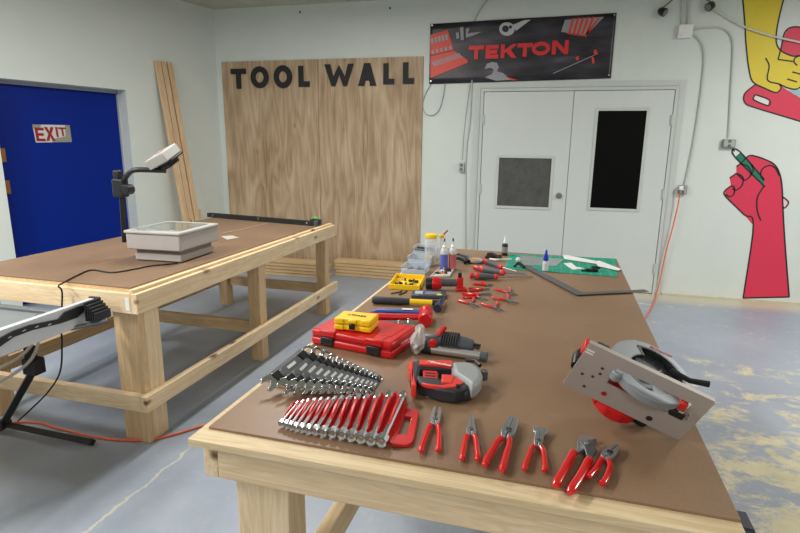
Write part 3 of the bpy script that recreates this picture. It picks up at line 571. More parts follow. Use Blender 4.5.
# long levels
A, B = L(209.5, 216.8), L(317, 226); d_ = B-A
LV = thing('spirit_level', 'long black spirit level along the far edge of the left bench', 'level', A, atan2(d_.y, d_.x)); n_ = (d_.xy.length)
mb = MB().box(0, n_, -.03, -.022, .001, .04).box(0, n_, -.0, .008, .001, .04).box(0, n_, -.022, 0, .017, .023); mb.build('rail', BLK, LV, bev=.001)
for fx in (.06, .5, .93): MB().cyl((0, 0), .010, -.014, .018, 12, Tr(n_*fx, -.012, .024) @ Rt(pi/2, 'X')).build('vial', pm('vial_green', (170, 196, 60), .2) if fx == .5 else pm('vial_white', (196, 200, 196), .3), LV)
MB().box(n_-.012, n_+.004, -.032, .010, .0, .042).build('end_cap', RUB, LV, bev=.002)
p = L(310, 225.5); LS = thing('laser_level', 'small black block with a bright green top beside the long level', 'laser level', p+V((.03, .05, 0)), -.1)
MB().box(-.045, .045, -.03, .03, .001, .048).build('body', BLK, LS, bev=.006); MB().tube([(-.03, 0, .050), (-.018, 0, .064), (.005, 0, .056), (.025, 0, .060)], .008, 8).build('green_top', pm('green_plastic', (70, 180, 50), .4), LS)
MB().box(-.04, -.018, -.0325, -.03, .016, .034).build('label_plate', WHT, LS)
o = MB().prism([(a.x-1.9, a.y+2.9) for a in (L(221, 236.5), L(232, 235.8), L(239, 237.8), L(227, 240))], 0, .0015).build('paper_scrap', pm('paper', (176, 170, 162), .8)); o.location = (1.9, -2.9, HL+.001); tag(o, 'pale paper scrap on the left bench right of the projector', 'paper')
o = MB().tube(bez([L(222, 233, .003), L(240, 230, .003), L(258, 225.5, .003), L(268, 223, .003)], 6), .004, 6, .5).build('masking_tape_strip', pm('tape_tan', (176, 150, 126), .8)); tag(o, 'thin pale strip curving across the far end of the left bench', 'strip')
# ================================================================== table saw on its folding stand (mostly out of frame)
TS = thing('table_saw', 'yellow and grey jobsite table saw on black folding stand, in front of left bench', 'table saw', (1.45, -4.4, 0))
ts_ = lambda p: V(p)-V((1.45, -4.4, 0))
def ts(p): return V(p)-V((1.45, -4.4, 0))
ex = 1.775; ey0, ey1 = -4.065, -4.9; rz_ = .765
MB().box(-.80, .28, -.52, .262, .700, .722).build('saw_table', pm('saw_table_grey', (140, 146, 150), .4, .5), TS, bev=.004)
MB().box(-.72, .10, -.46, .14, .60, .699).build('body', pm('saw_yellow', (232, 172, 24), .45), TS, bev=.02)
# rail: white aluminium extrusion along y
MB().box(.298, .325, -.6, .335-.0, .690, .795).build('fence_rail', pm('rail_white', (206, 208, 212), .35, .2), TS, bev=.002)
def xp(px, py, x=1.776): d = ray(px, py); k = (x-CP.x)/d.x; q = CP+d*k; return (q.y+4.4, q.z)
XM_ = MX(((0, 0, 1, 0), (1, 0, 0, 0), (0, 1, 0, 0), (0, 0, 0, 1)))   # local (a, b, c) -> (c, a, b)
trk = [xp(a/3.13, 280+b_/3.13) for a, b_ in ((-60, 225), (0, 180), (40, 158), (90, 140), (180, 122), (200, 100), (240, 82), (275, 76), (262, 92), (255, 103), (238, 118), (185, 136), (100, 156), (40, 178), (0, 206), (-60, 250))]
MB().prism(trk, .3255, .333, XM_).build('rack_track', BLK, TS, bev=.001)
mb = MB()
for a, b_ in ((25, 178), (70, 157), (110, 145), (150, 138)): mb.prism([xp((a+p_)/3.13, 280+(b_+q_)/3.13) for p_, q_ in ((-6, 3), (4, -3), (8, -2), (-2, 4))], .3332, .334, XM_)
mb.build('track_slots', pm('slot_pale', (190, 192, 196), .5), TS, smooth=False)
mb = MB().box(.29, .345, .336, .35, .70, .80)
for k in range(5): mb.box(.345+.012*k, .353+.012*k, .25, .345, .71, .80-.012*k)
mb.build('rail_end_cap', BLK, TS, bev=.002)
MB().tube([(.31, .2, .69), (.40, .30, .70)], .010, 10).tube([(.36, .27, .695), (.41, .31, .705)], .015, 10).build('lock_lever', DSTEEL, TS)
MB().box(-.3, .25, .262, .30, .715, .735).box(.10, .27, .215, .24, .7225, .732).build('rear_rail', pm('rail_grey', (110, 116, 120), .4, .5), TS, bev=.003)
for tp in (((-14, 374), (0, 368), (18, 358), (30, 347), (36, 333)), ((-14, 390), (0, 382), (15, 373), (29, 362), (37, 348), (38, 334)), ((-14, 362), (8, 353), (24, 346), (33, 334))):
    MB().tube(bez([ts_(Y(a, b_, -4.14)) for a, b_ in tp], 8), .008, 8).build('clear_dust_tube', pm('pale_tube', (206, 196, 176), .3, 0, .05, 10, 0, 0, 0, .75), TS)
def sw(px, py, y=-4.1): return ts(Y(px, py, y))
hub = ts(U(3, 424, .045)); top_ = sw(33, 371, -4.10); foot = ts(U(91, 442, .018))
leg = MB().tube([hub, top_, top_+(top_-hub)*.12], .024, 4); leg.build('leg', BLK, TS, bev=.003)
MB().tube([hub+V((-.35, -.02, -.0)), hub, foot], .020, 4).build('foot_bar', BLK, TS, bev=.003)
MB().tube([foot+V((-.004, 0, 0)), foot+V((.012, .0, 0))], .0205, 4).build('rubber_foot', BLKM, TS)
MB().cyl((0, 0), .03, -.03, .03, 14, Tr(*hub) @ Rt(pi/2, 'X')).build('pivot_hub', BLK, TS, bev=.003)
MB().box(top_.x-.03, top_.x+.05, top_.y-.03, top_.y+.03, top_.z-.01, top_.z+.07).box(top_.x-.02, top_.x+.02, top_.y-.02, top_.y+.02, top_.z+.07, .53).build('leg_bracket', BLKM, TS, bev=.004)
l2 = [(-.72, .18, .0)]; 
for lx, ly in ((-.75, .15), (-.75, -.5), (.1, -.5)): MB().tube([(lx, ly, .015), (lx*.8+.05, ly*.8, .53)], .017, 4).build('leg', BLK, TS, bev=.003)
# something dark behind the near bench's right corner
BG = thing('power_strip', 'dark slate power strip on the right side of the near bench front corner', 'power strip', (RT.matrix_basis @ V((RW+.0, .10, .80))), -.0299)
MB().box(.001, .034, -.03, .03, -.004, .018).build('strip_body', pm('slate_plastic', (58, 58, 70), .5), BG, bev=.004); MB().box(.004, .031, -.026, .026, .0182, .021).build('strip_face', pm('slate_lid', (70, 68, 84), .5), BG, bev=.001)
# ================================================================== tools on the near bench
def frame(pa, pb, h=0.0):
    A, B = T(pa[0], pa[1], h), T(pb[0], pb[1], h); return A, atan2(B.y-A.y, B.x-A.x), (B-A).xy.length
def loc2(root_loc, rz):  # world -> local
    return (Tr(*root_loc) @ Rt(rz, 'Z')).inverted()
def pliers(name, label, tip, piv, eL, eR, kind, k=1.0, group=None, cat='pliers', blk=False):
    h = .010*k; P_ = T(*piv, h); Q = T(*tip, h); rz = atan2(Q.y-P_.y, Q.x-P_.x); r = thing(name, label, cat, (P_.x, P_.y, HT), rz, group)
    I = loc2((P_.x, P_.y, HT), rz); a, b_, t_ = I @ T(*eL, h), I @ T(*eR, h), (I @ Q).x
    if a.y < b_.y: a, b_ = b_, a
    gr = .0072*k if kind != 'small' else .0062
    for s, e in ((1, a), (-1, b_)):
        x1, y1 = e.x+gr, e.y
        pts = [(-.014*k, s*.006*k, h), (x1*.30-.005*k, s*.004*k+y1*.50, h), (x1*.62, y1*.86, h), (x1*.86, y1, h), (x1, y1*.97, h)]
        if kind == 'small': pts = [(-.008*k, s*.003, h), (x1*.45, y1*.55, h), (x1, y1, h)]
        c = bez(pts, 5); n = len(c); rr = [gr*(.85+.2*(i/n)) for i in range(n)]; rr[-1] = gr*.55; rr[-2] = gr*.95; rr[0] = gr*.8
        MB().tube(c, rr, 10, .9).build('handle', REDG, r)
    th = .0052*k
    if kind == 'lineman': half = [(-.026, .001), (-.024, .010), (-.006, .0145), (.006, .0145), (t_/k*.55, .0135), (t_/k*.95, .0095), (t_/k, .006), (t_/k, .0006), (.004, .0006), (-.008, .001)]
    elif kind == 'slip': half = [(-.026, .001), (-.022, .009), (-.004, .0125), (.008, .012), (t_/k*.5, .0125), (t_/k*.85, .011), (t_/k, .0065), (t_/k, .003), (t_/k*.5, .0035), (.008, .001)]
    elif kind == 'needle': half = [(-.024, .001), (-.022, .009), (-.004, .0125), (.010, .0105), (t_/k*.6, .006), (t_/k, .0022), (t_/k, .0005), (0, .0006)]
    elif kind == 'diag': half = [(-.024, .001), (-.020, .010), (-.004, .014), (.008, .0145), (t_/k*.7, .011), (t_/k, .0025), (t_/k, .0005), (0, .0006)]
    elif kind == 'end': half = [(-.024, .001), (-.020, .009), (-.004, .0105), (t_/k*.55, .011), (t_/k*.6, .017), (t_/k*.95, .018), (t_/k, .012), (t_/k, .0006), (.002, .0006)]
    else: half = [(-.02, .001), (-.018, .007), (-.002, .009), (.008, .008), (t_/k*.6, .0045), (t_/k, .0018), (t_/k, .0005), (0, .0006)]
    for s in (1, -1):
        MB().prism([(x*k, y*k*s) for x, y in half], h-th, h+th+(.0006 if s > 0 else 0), Rt(s*(.16 if kind == 'small' and abs(a.y-b_.y) > .03 else 0), 'Z')).build('jaw', (STEEL if kind != 'small' else (pm('jaw_steel', (140, 140, 142), .35, .8))), r, bev=.0014*k)
    MB().cyl((0, 0), .0062*k, h-th, h+th+.002*k, 16).build('pivot', DSTEEL if kind != 'small' else STEEL, r, bev=.0008*k)
    if kind in ('lineman', 'diag'): MB().prism([(.006, -.006), (.014, -.006), (.014, .006), (.006, .006)], h+th+.0005, h+th+.0012).build('joint_mark', BLKM, r)
    return r
GF = 'red handled pliers laid in a row along the front of the near bench'
pliers('slip_joint_pliers', 'red-handled slip-joint pliers, leftmost of the front row, beside the red wrench rack', (437.8, 408), (435, 420.5), (420, 453.5), (437.3, 453), 'slip', 1, GF)
pliers('needle_nose_pliers', 'red-handled pliers with a short pointed nose, second from left in front row', (471.8, 415), (471, 431), (461.8, 461.5), (477.5, 462), 'needle', 1, GF)
pliers('lineman_pliers', 'large red-handled combination pliers with square grey jaws, third in front row', (513.5, 418.5), (508, 433), (483.5, 467.8), (501, 473), 'lineman', 1.15, GF)
pliers('end_nippers', 'red-handled nippers with a bright white-steel broad head, fourth in front row', (541, 429), (538.3, 442), (524, 471.5), (544, 473), 'end', .95, GF)
pliers('diagonal_cutters', 'small red-handled diagonal cutters, rightmost of the front row, overlapping tongue-and-groove pliers', (617.5, 446), (608, 455.5), (586, 479), (600, 486), 'diag', .95, GF)
# tongue and groove
P_ = T(584, 444, .012); r = thing('tongue_and_groove_pliers', 'red-handled tongue-and-groove pliers with a bent grey head, largest of the front row', 'pliers', (P_.x, P_.y, HT), 0, GF)
def tg(px, py, h=.012): q_ = T(px, py, h); return (q_.x-P_.x, q_.y-P_.y, h)
for e0, m_, e1 in (((574, 452), (566.5, 466), (555, 486)), ((589.5, 459), (581, 475), (569.5, 493))):
    c = bez([tg(*e0), tg(*m_), tg(*e1)], 8); n = len(c); rr = [.0095]*n; rr[-1] = .006; rr[0] = .0085
    MB().tube(c, rr, 10, .85).build('handle', REDG, r)
def tgp(l, z0, z1, nm, mat):
    o = MB().prism([tg(*a)[:2] for a in l], z0, z1).build(nm, mat, r, bev=.0015); return o
tgp([(571, 455), (577, 448), (577, 441), (580, 436), (587, 435), (596, 437), (597, 439.5), (588, 440.5), (584, 444), (585, 449), (579, 452), (575, 456)], .005, .013, 'upper_jaw', STEEL)
tgp([(579, 443), (585, 447), (589, 444), (596, 441), (594, 448), (597, 453), (592, 460), (586, 458), (584, 450)], .0133, .020, 'lower_jaw', DSTEEL)
MB().cyl(tg(586, 446.5)[:2], .006, .005, .023, 14).build('pivot', STEEL, r, bev=.001)
# the eight small pliers
GS = 'small red handled precision pliers in the middle of the near bench'
sm = [((493, 285.2), (487, 285), (471.5, 283.8), (480, 281.3), 'farthest pair of the small red-handled pliers, next to the grey screwdrivers', .62),
      ((490, 289.3), (483.5, 289), (467, 288), (468, 290.6), 'small red-handled pliers, second from the screwdrivers, jaws pointing right', .62),
      ((491.5, 294.6), (480.5, 294), (460, 293), (461, 295.6), 'small red-handled long-nosed pliers, third from the screwdrivers', .62),
      ((486.5, 300.5), (478, 297.2), (461.5, 296.8), (474, 292.4), 'small red-handled pliers with pale open jaws, just below the long-nosed pair', .6),
      ((477, 307.2), (470.5, 303.4), (457, 299.6), (472.8, 297.4), 'small red-handled pliers lying leftmost and nearest the mallet head', .66),
      ((502, 311), (494.5, 307.3), (479.5, 302.8), (496.4, 300.8), 'small open red-handled pliers nearest the front of their cluster', .7),
      ((516.5, 304), (507, 300), (491, 297), (506, 293.2), 'small open red-handled pliers, middle of the right-hand three', .7),
      ((515.5, 295.4), (509.5, 292.2), (494, 288.5), (508.6, 286.8), 'small open red-handled pliers, farthest back of the right-hand three', .68)]
for tip, piv, eL, eR, lab, k in sm: pliers('precision_pliers', lab, tip, piv, eL, eR, 'small', k, GS)
# screwdrivers
def screwdriver(label, pa, pb, pt, k=1.0, h=.018):
    A, rz, ln = frame(pa, pb, h); r = thing('screwdriver', label, 'screwdriver', (A.x, A.y, HT), rz, 'grey and red handled screwdrivers on the near bench')
    m = Tr(0, 0, h) @ Rt(pi/2, 'Y'); R_ = h*.98
    MB().lathe([(R_*.72, ln*.16), (R_*.98, ln*.24), (R_*.92, ln*.5), (R_*.8, ln*.72), (R_*.74, ln*.88)], 18, m).build('grip', RUB, r)
    MB().lathe([(0, 0), (R_*.7, .002), (R_*.86, ln*.05), (R_*.7, ln*.14), (R_*.72, ln*.16)], 18, m).build('butt_cap', RED, r)
    MB().lathe([(R_*.94, ln*.22), (R_*1.02, ln*.25), (R_*1.02, ln*.32), (R_*.94, ln*.35)], 18, m).build('grip_band', REDT, r)
    MB().lathe([(R_*.76, ln*.87), (R_*.86, ln*.93), (R_*.6, ln), (0, ln)], 18, m).build('collar', REDT, r)
    e = loc2((A.x, A.y, HT), rz) @ T(pt[0], pt[1], .006)
    MB().tube([(ln*.95, 0, h), (e.x-.01, e.y, .008), (e.x, e.y, .007)], [.0042, .0042, .002], 10).build('shaft', STEEL, r)
screwdriver('grey screwdriver with red end caps, nearest of the three, beside the small pliers', (469.5, 275.5), (498, 277), (533, 277), h=.019)
screwdriver('grey screwdriver with red bands, middle of the three', (474, 267.5), (505, 273), (527, 274.5), h=.019)
screwdriver('grey screwdriver with red ends, farthest of the three, by the green mat', (481, 259.5), (502, 267.5), (517, 272), h=.015)
# ------------------------------------------------------------------ wrench racks
def wrench(label, pa, pb, k, tilt, mat, h0, kind='combo', group=None, name='combination_wrench'):
    rise = .05*k if kind == 'combo' else .015*k; A, B = T(pa[0], pa[1], h0), T(pb[0], pb[1], h0+rise); d_ = B-A; rz = atan2(d_.y, d_.x); ln = d_.length
    r = thing(name, label, 'wrench', group=group, mat=Tr(A.x, A.y, HT+h0) @ Rt(rz, 'Z') @ Rt(-math.asin(rise/ln), 'Y') @ Rt(tilt, 'X'))
    t_ = .0035*k+.001; w = .0078*k+.001; hw = .016*k+.003; rr = .0145*k+.003
    if kind == 'combo':
        head = [(-.004, -hw*.55), (.004, -hw*.98), (.02*k, -hw), (.034*k+.004, -hw*.6), (.042*k+.006, -w), (.042*k+.006, w), (.034*k+.004, hw*.6), (.02*k, hw), (.004, hw*.98), (-.004, hw*.55), (.010*k, hw*.42), (.016*k, 0), (.010*k, -hw*.42)]
        MB().prism(head, -t_, t_).build('open_end', CHROME, r, bev=.0012)
        MB().box(.038*k, ln-rr*1.6, -w, w, -t_*.8, t_*.8).build('shaft', STEEL, r, bev=.0015)
        MB().box(ln*.36, ln*.68, -w*1.35, w*1.35, t_*.8, t_*1.3).build('size_sleeve', pm('sleeve_grey', (112, 114, 118), .5, .1), r, bev=.0008); MB().box(ln*.44, ln*.60, -w*.45, w*.45, t_*1.3, t_*1.45).build('stamped_mark', WHT, r)
        mb = MB(); ring(0, 0, rr, rr, rr*.70, rr*.70, -t_*.75, t_*.75, Tr(ln-rr, 0, rr*.1) @ Rt(-.22, 'Y'), mb, 20); mb.build('ring_end', CHROME, r, bev=.0006, seg=1)
    else:
        mb = MB().tube([(.01*k, 0, 0), (ln-.01*k, 0, 0)], w*.8, 8, .8); mb.build('shaft', CHROME, r)
        for x, s in ((0.006, 1), (ln-.006, -1)):
            q_ = hw*(.72 if s > 0 else .5)
            MB().lathe([(0, -.002), (q_*.5, -.002), (q_*.9, -.005), (q_, .002), (q_, .016*k), (q_*.55, .024*k), (0, .025*k)], 8, Tr(x, 0, 0) @ Rt(s*pi/2, 'Y')).build('flare_end', CHROME, r, ang=25)
    return r
def ordn(i, n, a, b_):
    w_ = ['first', 'second', 'third', 'fourth', 'fifth', 'sixth', 'seventh']
    return ('%s from the %s' % (w_[i], a)) if i < n/2 else ('%s from the %s' % (w_[n-1-i], b_))
lowx = [80, 165, 215, 265, 312, 358, 400, 437, 470, 505, 540, 572, 602, 630]; lowy = [300, 318, 322, 324, 325, 325, 325, 325, 325, 328, 332, 335, 338, 342]
upx = [338, 380, 425, 457, 490, 520, 548, 575, 602, 627, 648, 668, 684, 698]; upy = [98, 105, 122, 142, 158, 170, 182, 193, 205, 216, 224, 232, 240, 247]
GB, GR = 'wrenches in the black rack', 'wrenches in the red rack'
lo = [(250+a/5.333, 330+b_/5.333) for a, b_ in zip(lowx, lowy)]; up = [(250+a/5.333, 330+b_/5.333) for a, b_ in zip(upx, upy)]
for i in range(14):
    k = 1.15-.62*i/13
    wrench('chrome combination wrench in the black rack, '+ordn(i, 14, 'large left side', 'small right side'), lo[i], up[i], k, .72, CHROME, .011+.014*k, 'combo', GB)
BR = thing('wrench_rack', 'black plastic rack holding a fan of chrome combination wrenches', 'wrench rack', T(318, 375))
bo = T(318, 375)
def bl(p, h=0.0): q_ = T(p[0], p[1], h); return (q_.x-bo.x, q_.y-bo.y)
def mixp(a, b_, t_): return (a[0]+(b_[0]-a[0])*t_, a[1]+(b_[1]-a[1])*t_)
e0, e1 = mixp(lo[0], up[0], .22), mixp(lo[0], up[0], .86); f0, f1 = mixp(lo[-1], up[-1], .2), mixp(lo[-1], up[-1], .85)
MB().prism([bl((e0[0]-8, e0[1])), bl((e1[0]-7, e1[1]-2)), bl((f1[0]+2, f1[1])), bl((f0[0]+3, f0[1]))], .001, .010).build('rack_base', BLK, BR, bev=.002)
for tt, nm in ((.26, 'lower_bar'), (.80, 'upper_bar')):
    c = [(*bl(mixp(lo[i], up[i], tt), .006+.05*(1.15-.62*i/13)*tt), .006+.05*(1.15-.62*i/13)*tt) for i in range(14)]; MB().tube(c, [.009-.004*i/13 for i in range(14)], 4).build(nm, BLK, BR)
for i in range(14):
    k = 1.15-.62*i/13
    for tt in (.27, .80):
        zs = .011+.014*k+.05*k*tt; p = bl(mixp(lo[i], up[i], tt), zs); d_ = V(bl(up[i]))-V(bl(lo[i])); MB().box(-.011*k, .011*k, -.0125*k, .0125*k, -.013, .0062*k, Tr(p[0], p[1], zs) @ Rt(atan2(d_.y, d_.x), 'Z') @ Rt(.72, 'X')).build('clip', BLK, BR, bev=.002)
# red rack
lr_ = [(280, 424), (284.6, 425.5), (289.3, 427), (294.2, 428.5), (300, 429.5), (306.7, 431), (314, 432), (322.5, 433.5), (332, 434.5), (341.5, 436), (351, 438), (360.5, 439.7), (370.5, 441.5), (381, 443)]
ur_ = [(298, 402), (303.5, 400.8), (309, 400), (315.5, 399), (322, 398.4), (329, 398.4), (335.5, 397.6), (342.5, 396.8), (350, 396), (358.5, 395.4), (367.5, 394.8), (378, 394), (390.5, 393.2), (404.5, 392.8)]
for i in range(14):
    k = .42+.62*i/13
    wrench('silver flare-end wrench in the red rack, '+ordn(i, 14, 'small left side', 'large handle side'), lr_[i], ur_[i], k, .5, CHROME, .009+.008*k, 'flare', GR, 'flare_nut_wrench')
ro = T(345, 418); RR = thing('wrench_rack', 'red plastic rack with carry handle holding silver wrenches', 'wrench rack', ro)
def rl(p, h=0.0): q_ = T(p[0], p[1], h); return (q_.x-ro.x, q_.y-ro.y)
pl = [rl(mixp(lr_[0], ur_[0], .1)), rl(mixp(lr_[0], ur_[0], .86)), rl(mixp(lr_[-1], ur_[-1], .97)), rl((407, 412)), rl((417, 412.5)), rl((419, 416)), rl((413.5, 444)), rl((409, 448.5)), rl((391, 448)), rl(mixp(lr_[-1], ur_[-1], .05))]
# plate with handle hole: built from pieces around the hole
hole = [(404.5, 419.5), (411.5, 420), (406.5, 438.5), (397.5, 437.5)]
body = [mixp(lr_[0], ur_[0], .1), mixp(lr_[0], ur_[0], .86), mixp(lr_[-1], ur_[-1], .95), (407, 403), (404.5, 419.5), (397.5, 437.5), (392, 447.5), mixp(lr_[-1], ur_[-1], .08)]
MB().prism([rl(a) for a in body], .001, .009).build('rack_base', RED, RR, bev=.002)
MB().prism([rl(a) for a in ((406, 411.5), (417, 412.8), (419, 416.5), (413.5, 443.5), (408.5, 448.3), (391, 447.8), (397, 437.6), (406.3, 438.4), (411.3, 420.2), (404.2, 419.6))], .0012, .010).build('carry_handle', RED, RR, bev=.002)
for i in range(14):
    k = .42+.62*i/13; nxt = (lr_[i+1], ur_[i+1]) if i < 13 else ((389.5, 445), (408, 398)); a = mixp(lr_[i], nxt[0], .5); b_ = mixp(ur_[i], nxt[1], .5)
    wdt = .30*(V(rl(nxt[0]))-V(rl(lr_[i]))).length; n = 9; vs = []; fs = []
    for j in range(n):
        t_ = .10+.80*j/(n-1); p = V((*rl(mixp(a, b_, t_)), 0)); d_ = (V((*rl(b_), 0))-V((*rl(a), 0))).normalized(); nn = V((-d_.y, d_.x, 0))
        hh = (.010+.020*k)*(.55+.75*sin(pi*j/(n-1))**.7); ww = wdt*(.7+.3*sin(pi*j/(n-1)))
        vs += [tuple(p-nn*ww*.55+V((0, 0, .008))), tuple(p-nn*ww*.5+V((0, 0, hh))), tuple(p+nn*ww*.5+V((0, 0, hh))), tuple(p+nn*ww*.55+V((0, 0, .008)))]
    for j in range(n-1):
        for q_ in range(4): q2 = (q_+1) % 4; fs.append((4*j+q_, 4*j+q2, 4*j+4+q2, 4*j+4+q_))
    fs += [(0, 1, 2, 3), tuple(range(4*n-4, 4*n))[::-1]]
    MB().add(vs, fs).build('rib', RED if i % 1 == 0 else REDD, RR, bev=.0012)
# ------------------------------------------------------------------ cases
def case(name, label, pa, pb, depth, hgt, z0, mat, h, seam, bumps, latches, bev, cat='tool case'):
    A, rz, ln = frame(pa, pb, h); r = thing(name, label, cat, (A.x, A.y, HT+z0), rz); return r, ln, A, rz
RC, rln, rA, rrz = case('tool_case', 'large red plastic tool case with black latches under the small yellow case', (311, 344), (392, 360.5), 0, 0, 0, RED, 0, 0, 0, 0, 0)
rd, rh_ = .195, .056
MB().box(0, rln, 0, rd, .001, rh_*.5).build('case_bottom', RED, RC, bev=.009, seg=3)
MB().box(.001, rln-.001, .001, rd-.001, rh_*.52, rh_).build('lid', RED, RC, bev=.010, seg=3)
MB().box(.004, rln-.004, .004, rd-.004, rh_*.45, rh_*.56).build('seam', REDD, RC)
for fx in (.13, .70): MB().box(rln*fx, rln*(fx+.165), -.004, .006, .006, rh_*.62).build('latch', BLK, RC, bev=.003)
for fx in (.11, .68): MB().box(rln*fx, rln*(fx+.205), -.003, .05, rh_*.64, rh_+.0025).build('latch_boss', RED, RC, bev=.004)
MB().box(.03, rln-.03, .05, rd-.02, rh_-.002, rh_+.0018).build('raised_panel', RED, RC, bev=.002)
YC, yln, yA, yrz = case('bit_case', 'small yellow plastic case with black latch on top of the red case', (334, 330.5), (370.5, 334.5), 0, 0, rh_+.0025, YEL, rh_, 0, 0, 0, 0)
yd, yh = .088, .042
def wavy(x0, x1, n, d0, y): return []
for z0_, z1_, nm in ((.001, yh*.46, 'case_bottom'), (yh*.5, yh, 'lid')):
    mb = MB().box(0, yln, .004, yd, z0_, z1_)
    for a, b_ in ((0, .27), (.72, 1)): mb.box(yln*a, yln*b_, 0, .01, z0_, z1_)
    mb.box(yln*.38, yln*.62, 0, .012, z0_+.004, z1_-.002); mb.build(nm, YEL, YC, bev=.005, seg=3)
MB().box(.003, yln-.003, .007, yd-.003, yh*.4, yh*.55).build('seam', pm('yellow_shade', (214, 166, 16), .5), YC)
MB().box(yln*.42, yln*.58, -.006, .004, .008, yh*.66).build('latch', BLK, YC, bev=.003)
mb = MB(); x_ = 0
for ch, w in (('D', .8), ('E', .7), ('W', 1.1), ('A', .95), ('L', .65), ('T', .8)): glyph(mb, ch, w, .24, 0, .0006, Tr(x_, 0, 0)); x_ += w+.14
s_ = .066/x_; o = mb.build('case_lettering', BLKM, YC, smooth=False); o.matrix_local = Tr(yln*.5, yd*.5, yh+.0003) @ Rt(pi, 'Z') @ MX(((s_, s_*.2, 0, -.033), (0, s_*1.15, 0, -s_*.5), (0, 0, 1, 0), (0, 0, 0, 1)))
# ------------------------------------------------------------------ hammers and bars
A, rz, ln = frame((372, 300), (440, 303.5), .016); r = thing('framing_hammer', 'claw hammer with black grip, yellow shaft and blue-grey head', 'hammer', (A.x, A.y, HT), rz)
m = Tr(0, 0, .017) @ Rt(pi/2, 'Y')
MB().lathe([(0, 0), (.013, .002), (.017, .012), (.016, ln*.2), (.0165, ln*.4), (.014, ln*.56)], 14, m).build('grip', pm('worn_black_grip', (44, 46, 52), .6, 0, .5, 90), r)
MB().lathe([(.0135, ln*.55), (.0125, ln*.58), (.0125, ln*.9)], 14, m).build('shaft', YEL, r)
MB().lathe([(.013, ln*.89), (.012, ln*.99), (0, ln*1.01)], 14, m).build('collar', BLK, r)
HD = pm('blue_steel', (62, 70, 104), .35, .6, .3, 50)
mb = MB().tube([(ln+.012, .10, .014), (ln+.012, .045, .02), (ln+.006, .018, .024), (ln+.004, 0, .024)], [.004, .007, .011, .013], 8).tube([(ln+.004, 0, .024), (ln, -.035, .022), (ln-.002, -.042, .021), (ln-.006, -.082, .018)], [.013, .010, .0165, .017], 12); mb.build('head', HD, r)
A, rz, ln = frame((378, 316.5), (424, 318), .018); r = thing('dead_blow_mallet', 'all-red dead-blow mallet lying behind the cases', 'mallet', (A.x, A.y, HT), rz)
MB().tube([(-.14, 0, .018), (-.02, 0, .018), (ln*.4, 0, .018), (ln, 0, .022)], [.013, .0145, .013, .012], 12).build('handle', RED, r)
MB().lathe([(0, -.062), (.023, -.062), (.0265, -.055), (.0265, -.03), (.024, -.025), (.024, .025), (.0265, .03), (.0265, .055), (.023, .062), (0, .062)], 20, Tr(ln+.006, 0, .0275) @ Rt(pi/2, 'X')).build('head', RED, r)
A, rz, ln = frame((374, 311.5), (424, 312.8), .008); r = thing('pry_bar', 'blue pry bar with a white label between the hammer and the red mallet', 'pry bar', (A.x, A.y, HT), rz)
MB().tube([(-.03, -.02, .004), (-.012, -.006, .006), (.0, 0, .008), (.02, 0, .012), (ln-.01, 0, .012)], [.003, .004, .006, .010, .010], 8, .9).build('bar', BLUEP, r)
MB().box(ln*.56, ln*.78, -.008, .008, .0212, .0222).build('label_sticker', WHT, r)
A, rz, ln = frame((380, 321.5), (404, 322.5), .006); o = MB().tube([(0, 0, .006), (ln, 0, .006)], .005, 8).build('steel_rod', DSTEEL); o.location = (A.x, A.y, HT); o.rotation_euler = (0, 0, rz); tag(o, 'thin dark steel rod between the red mallet and the red case', 'rod')
# adjustable wrench
A, B = T(412.5, 341, .010), T(404, 322, .05); d_ = B-A; r = thing('adjustable_wrench', 'chrome adjustable wrench with open jaws propped on the back corner of the red case', 'wrench', mat=Tr(*A) @ Rt(atan2(d_.y, d_.x), 'Z') @ Rt(-math.asin(d_.z/d_.length), 'Y'))
MB().prism([(.0, .008), (.05, .010), (.062, .028), (.09, .03), (.098, .018), (.078, .012), (.076, -.004), (.100, -.012), (.09, -.026), (.055, -.022), (.045, -.010), (0, -.008)], .005, .015).build('jaw', CHROME, r, bev=.002)
MB().prism([(-.06, .010), (.002, .008), (.002, -.008), (-.06, -.012)], .006, .013).build('handle', CHROME, r, bev=.002); MB().cyl((0, 0), .006, -.012, .012, 10, Tr(.056, -.006, .012) @ Rt(pi/2, 'X')).build('knurl', STEEL, r)
# plastic bag
p = T(416.5, 353); rnd = random.Random(4); vs = []; fs = []
for j in range(8):
    for i in range(11):
        a = 2*pi*i/11; ph = pi*j/7; k = 1+.38*rnd.uniform(-1, 1); zz = max(.002, .047-.046*cos(ph)*(1+.18*rnd.uniform(-1, 1)))
        vs.append((.021*sin(ph)**.7*cos(a)*k+.012*zz/.09, .028*sin(ph)**.7*sin(a)*k, zz))
for j in range(7):
    for i in range(11): fs.append((j*11+i, j*11+(i+1) % 11, j*11+11+(i+1) % 11, j*11+11+i))
o = MB().add(vs, fs).build('plastic_bag', pm('crumpled_film', (226, 222, 218), .2, 0, .12, 40, 0, 0, 0, .6), smooth=False); o.location = p; o.rotation_euler = (0, 0, .3); tag(o, 'small crumpled clear plastic bag between the red case and the power tools', 'bag')
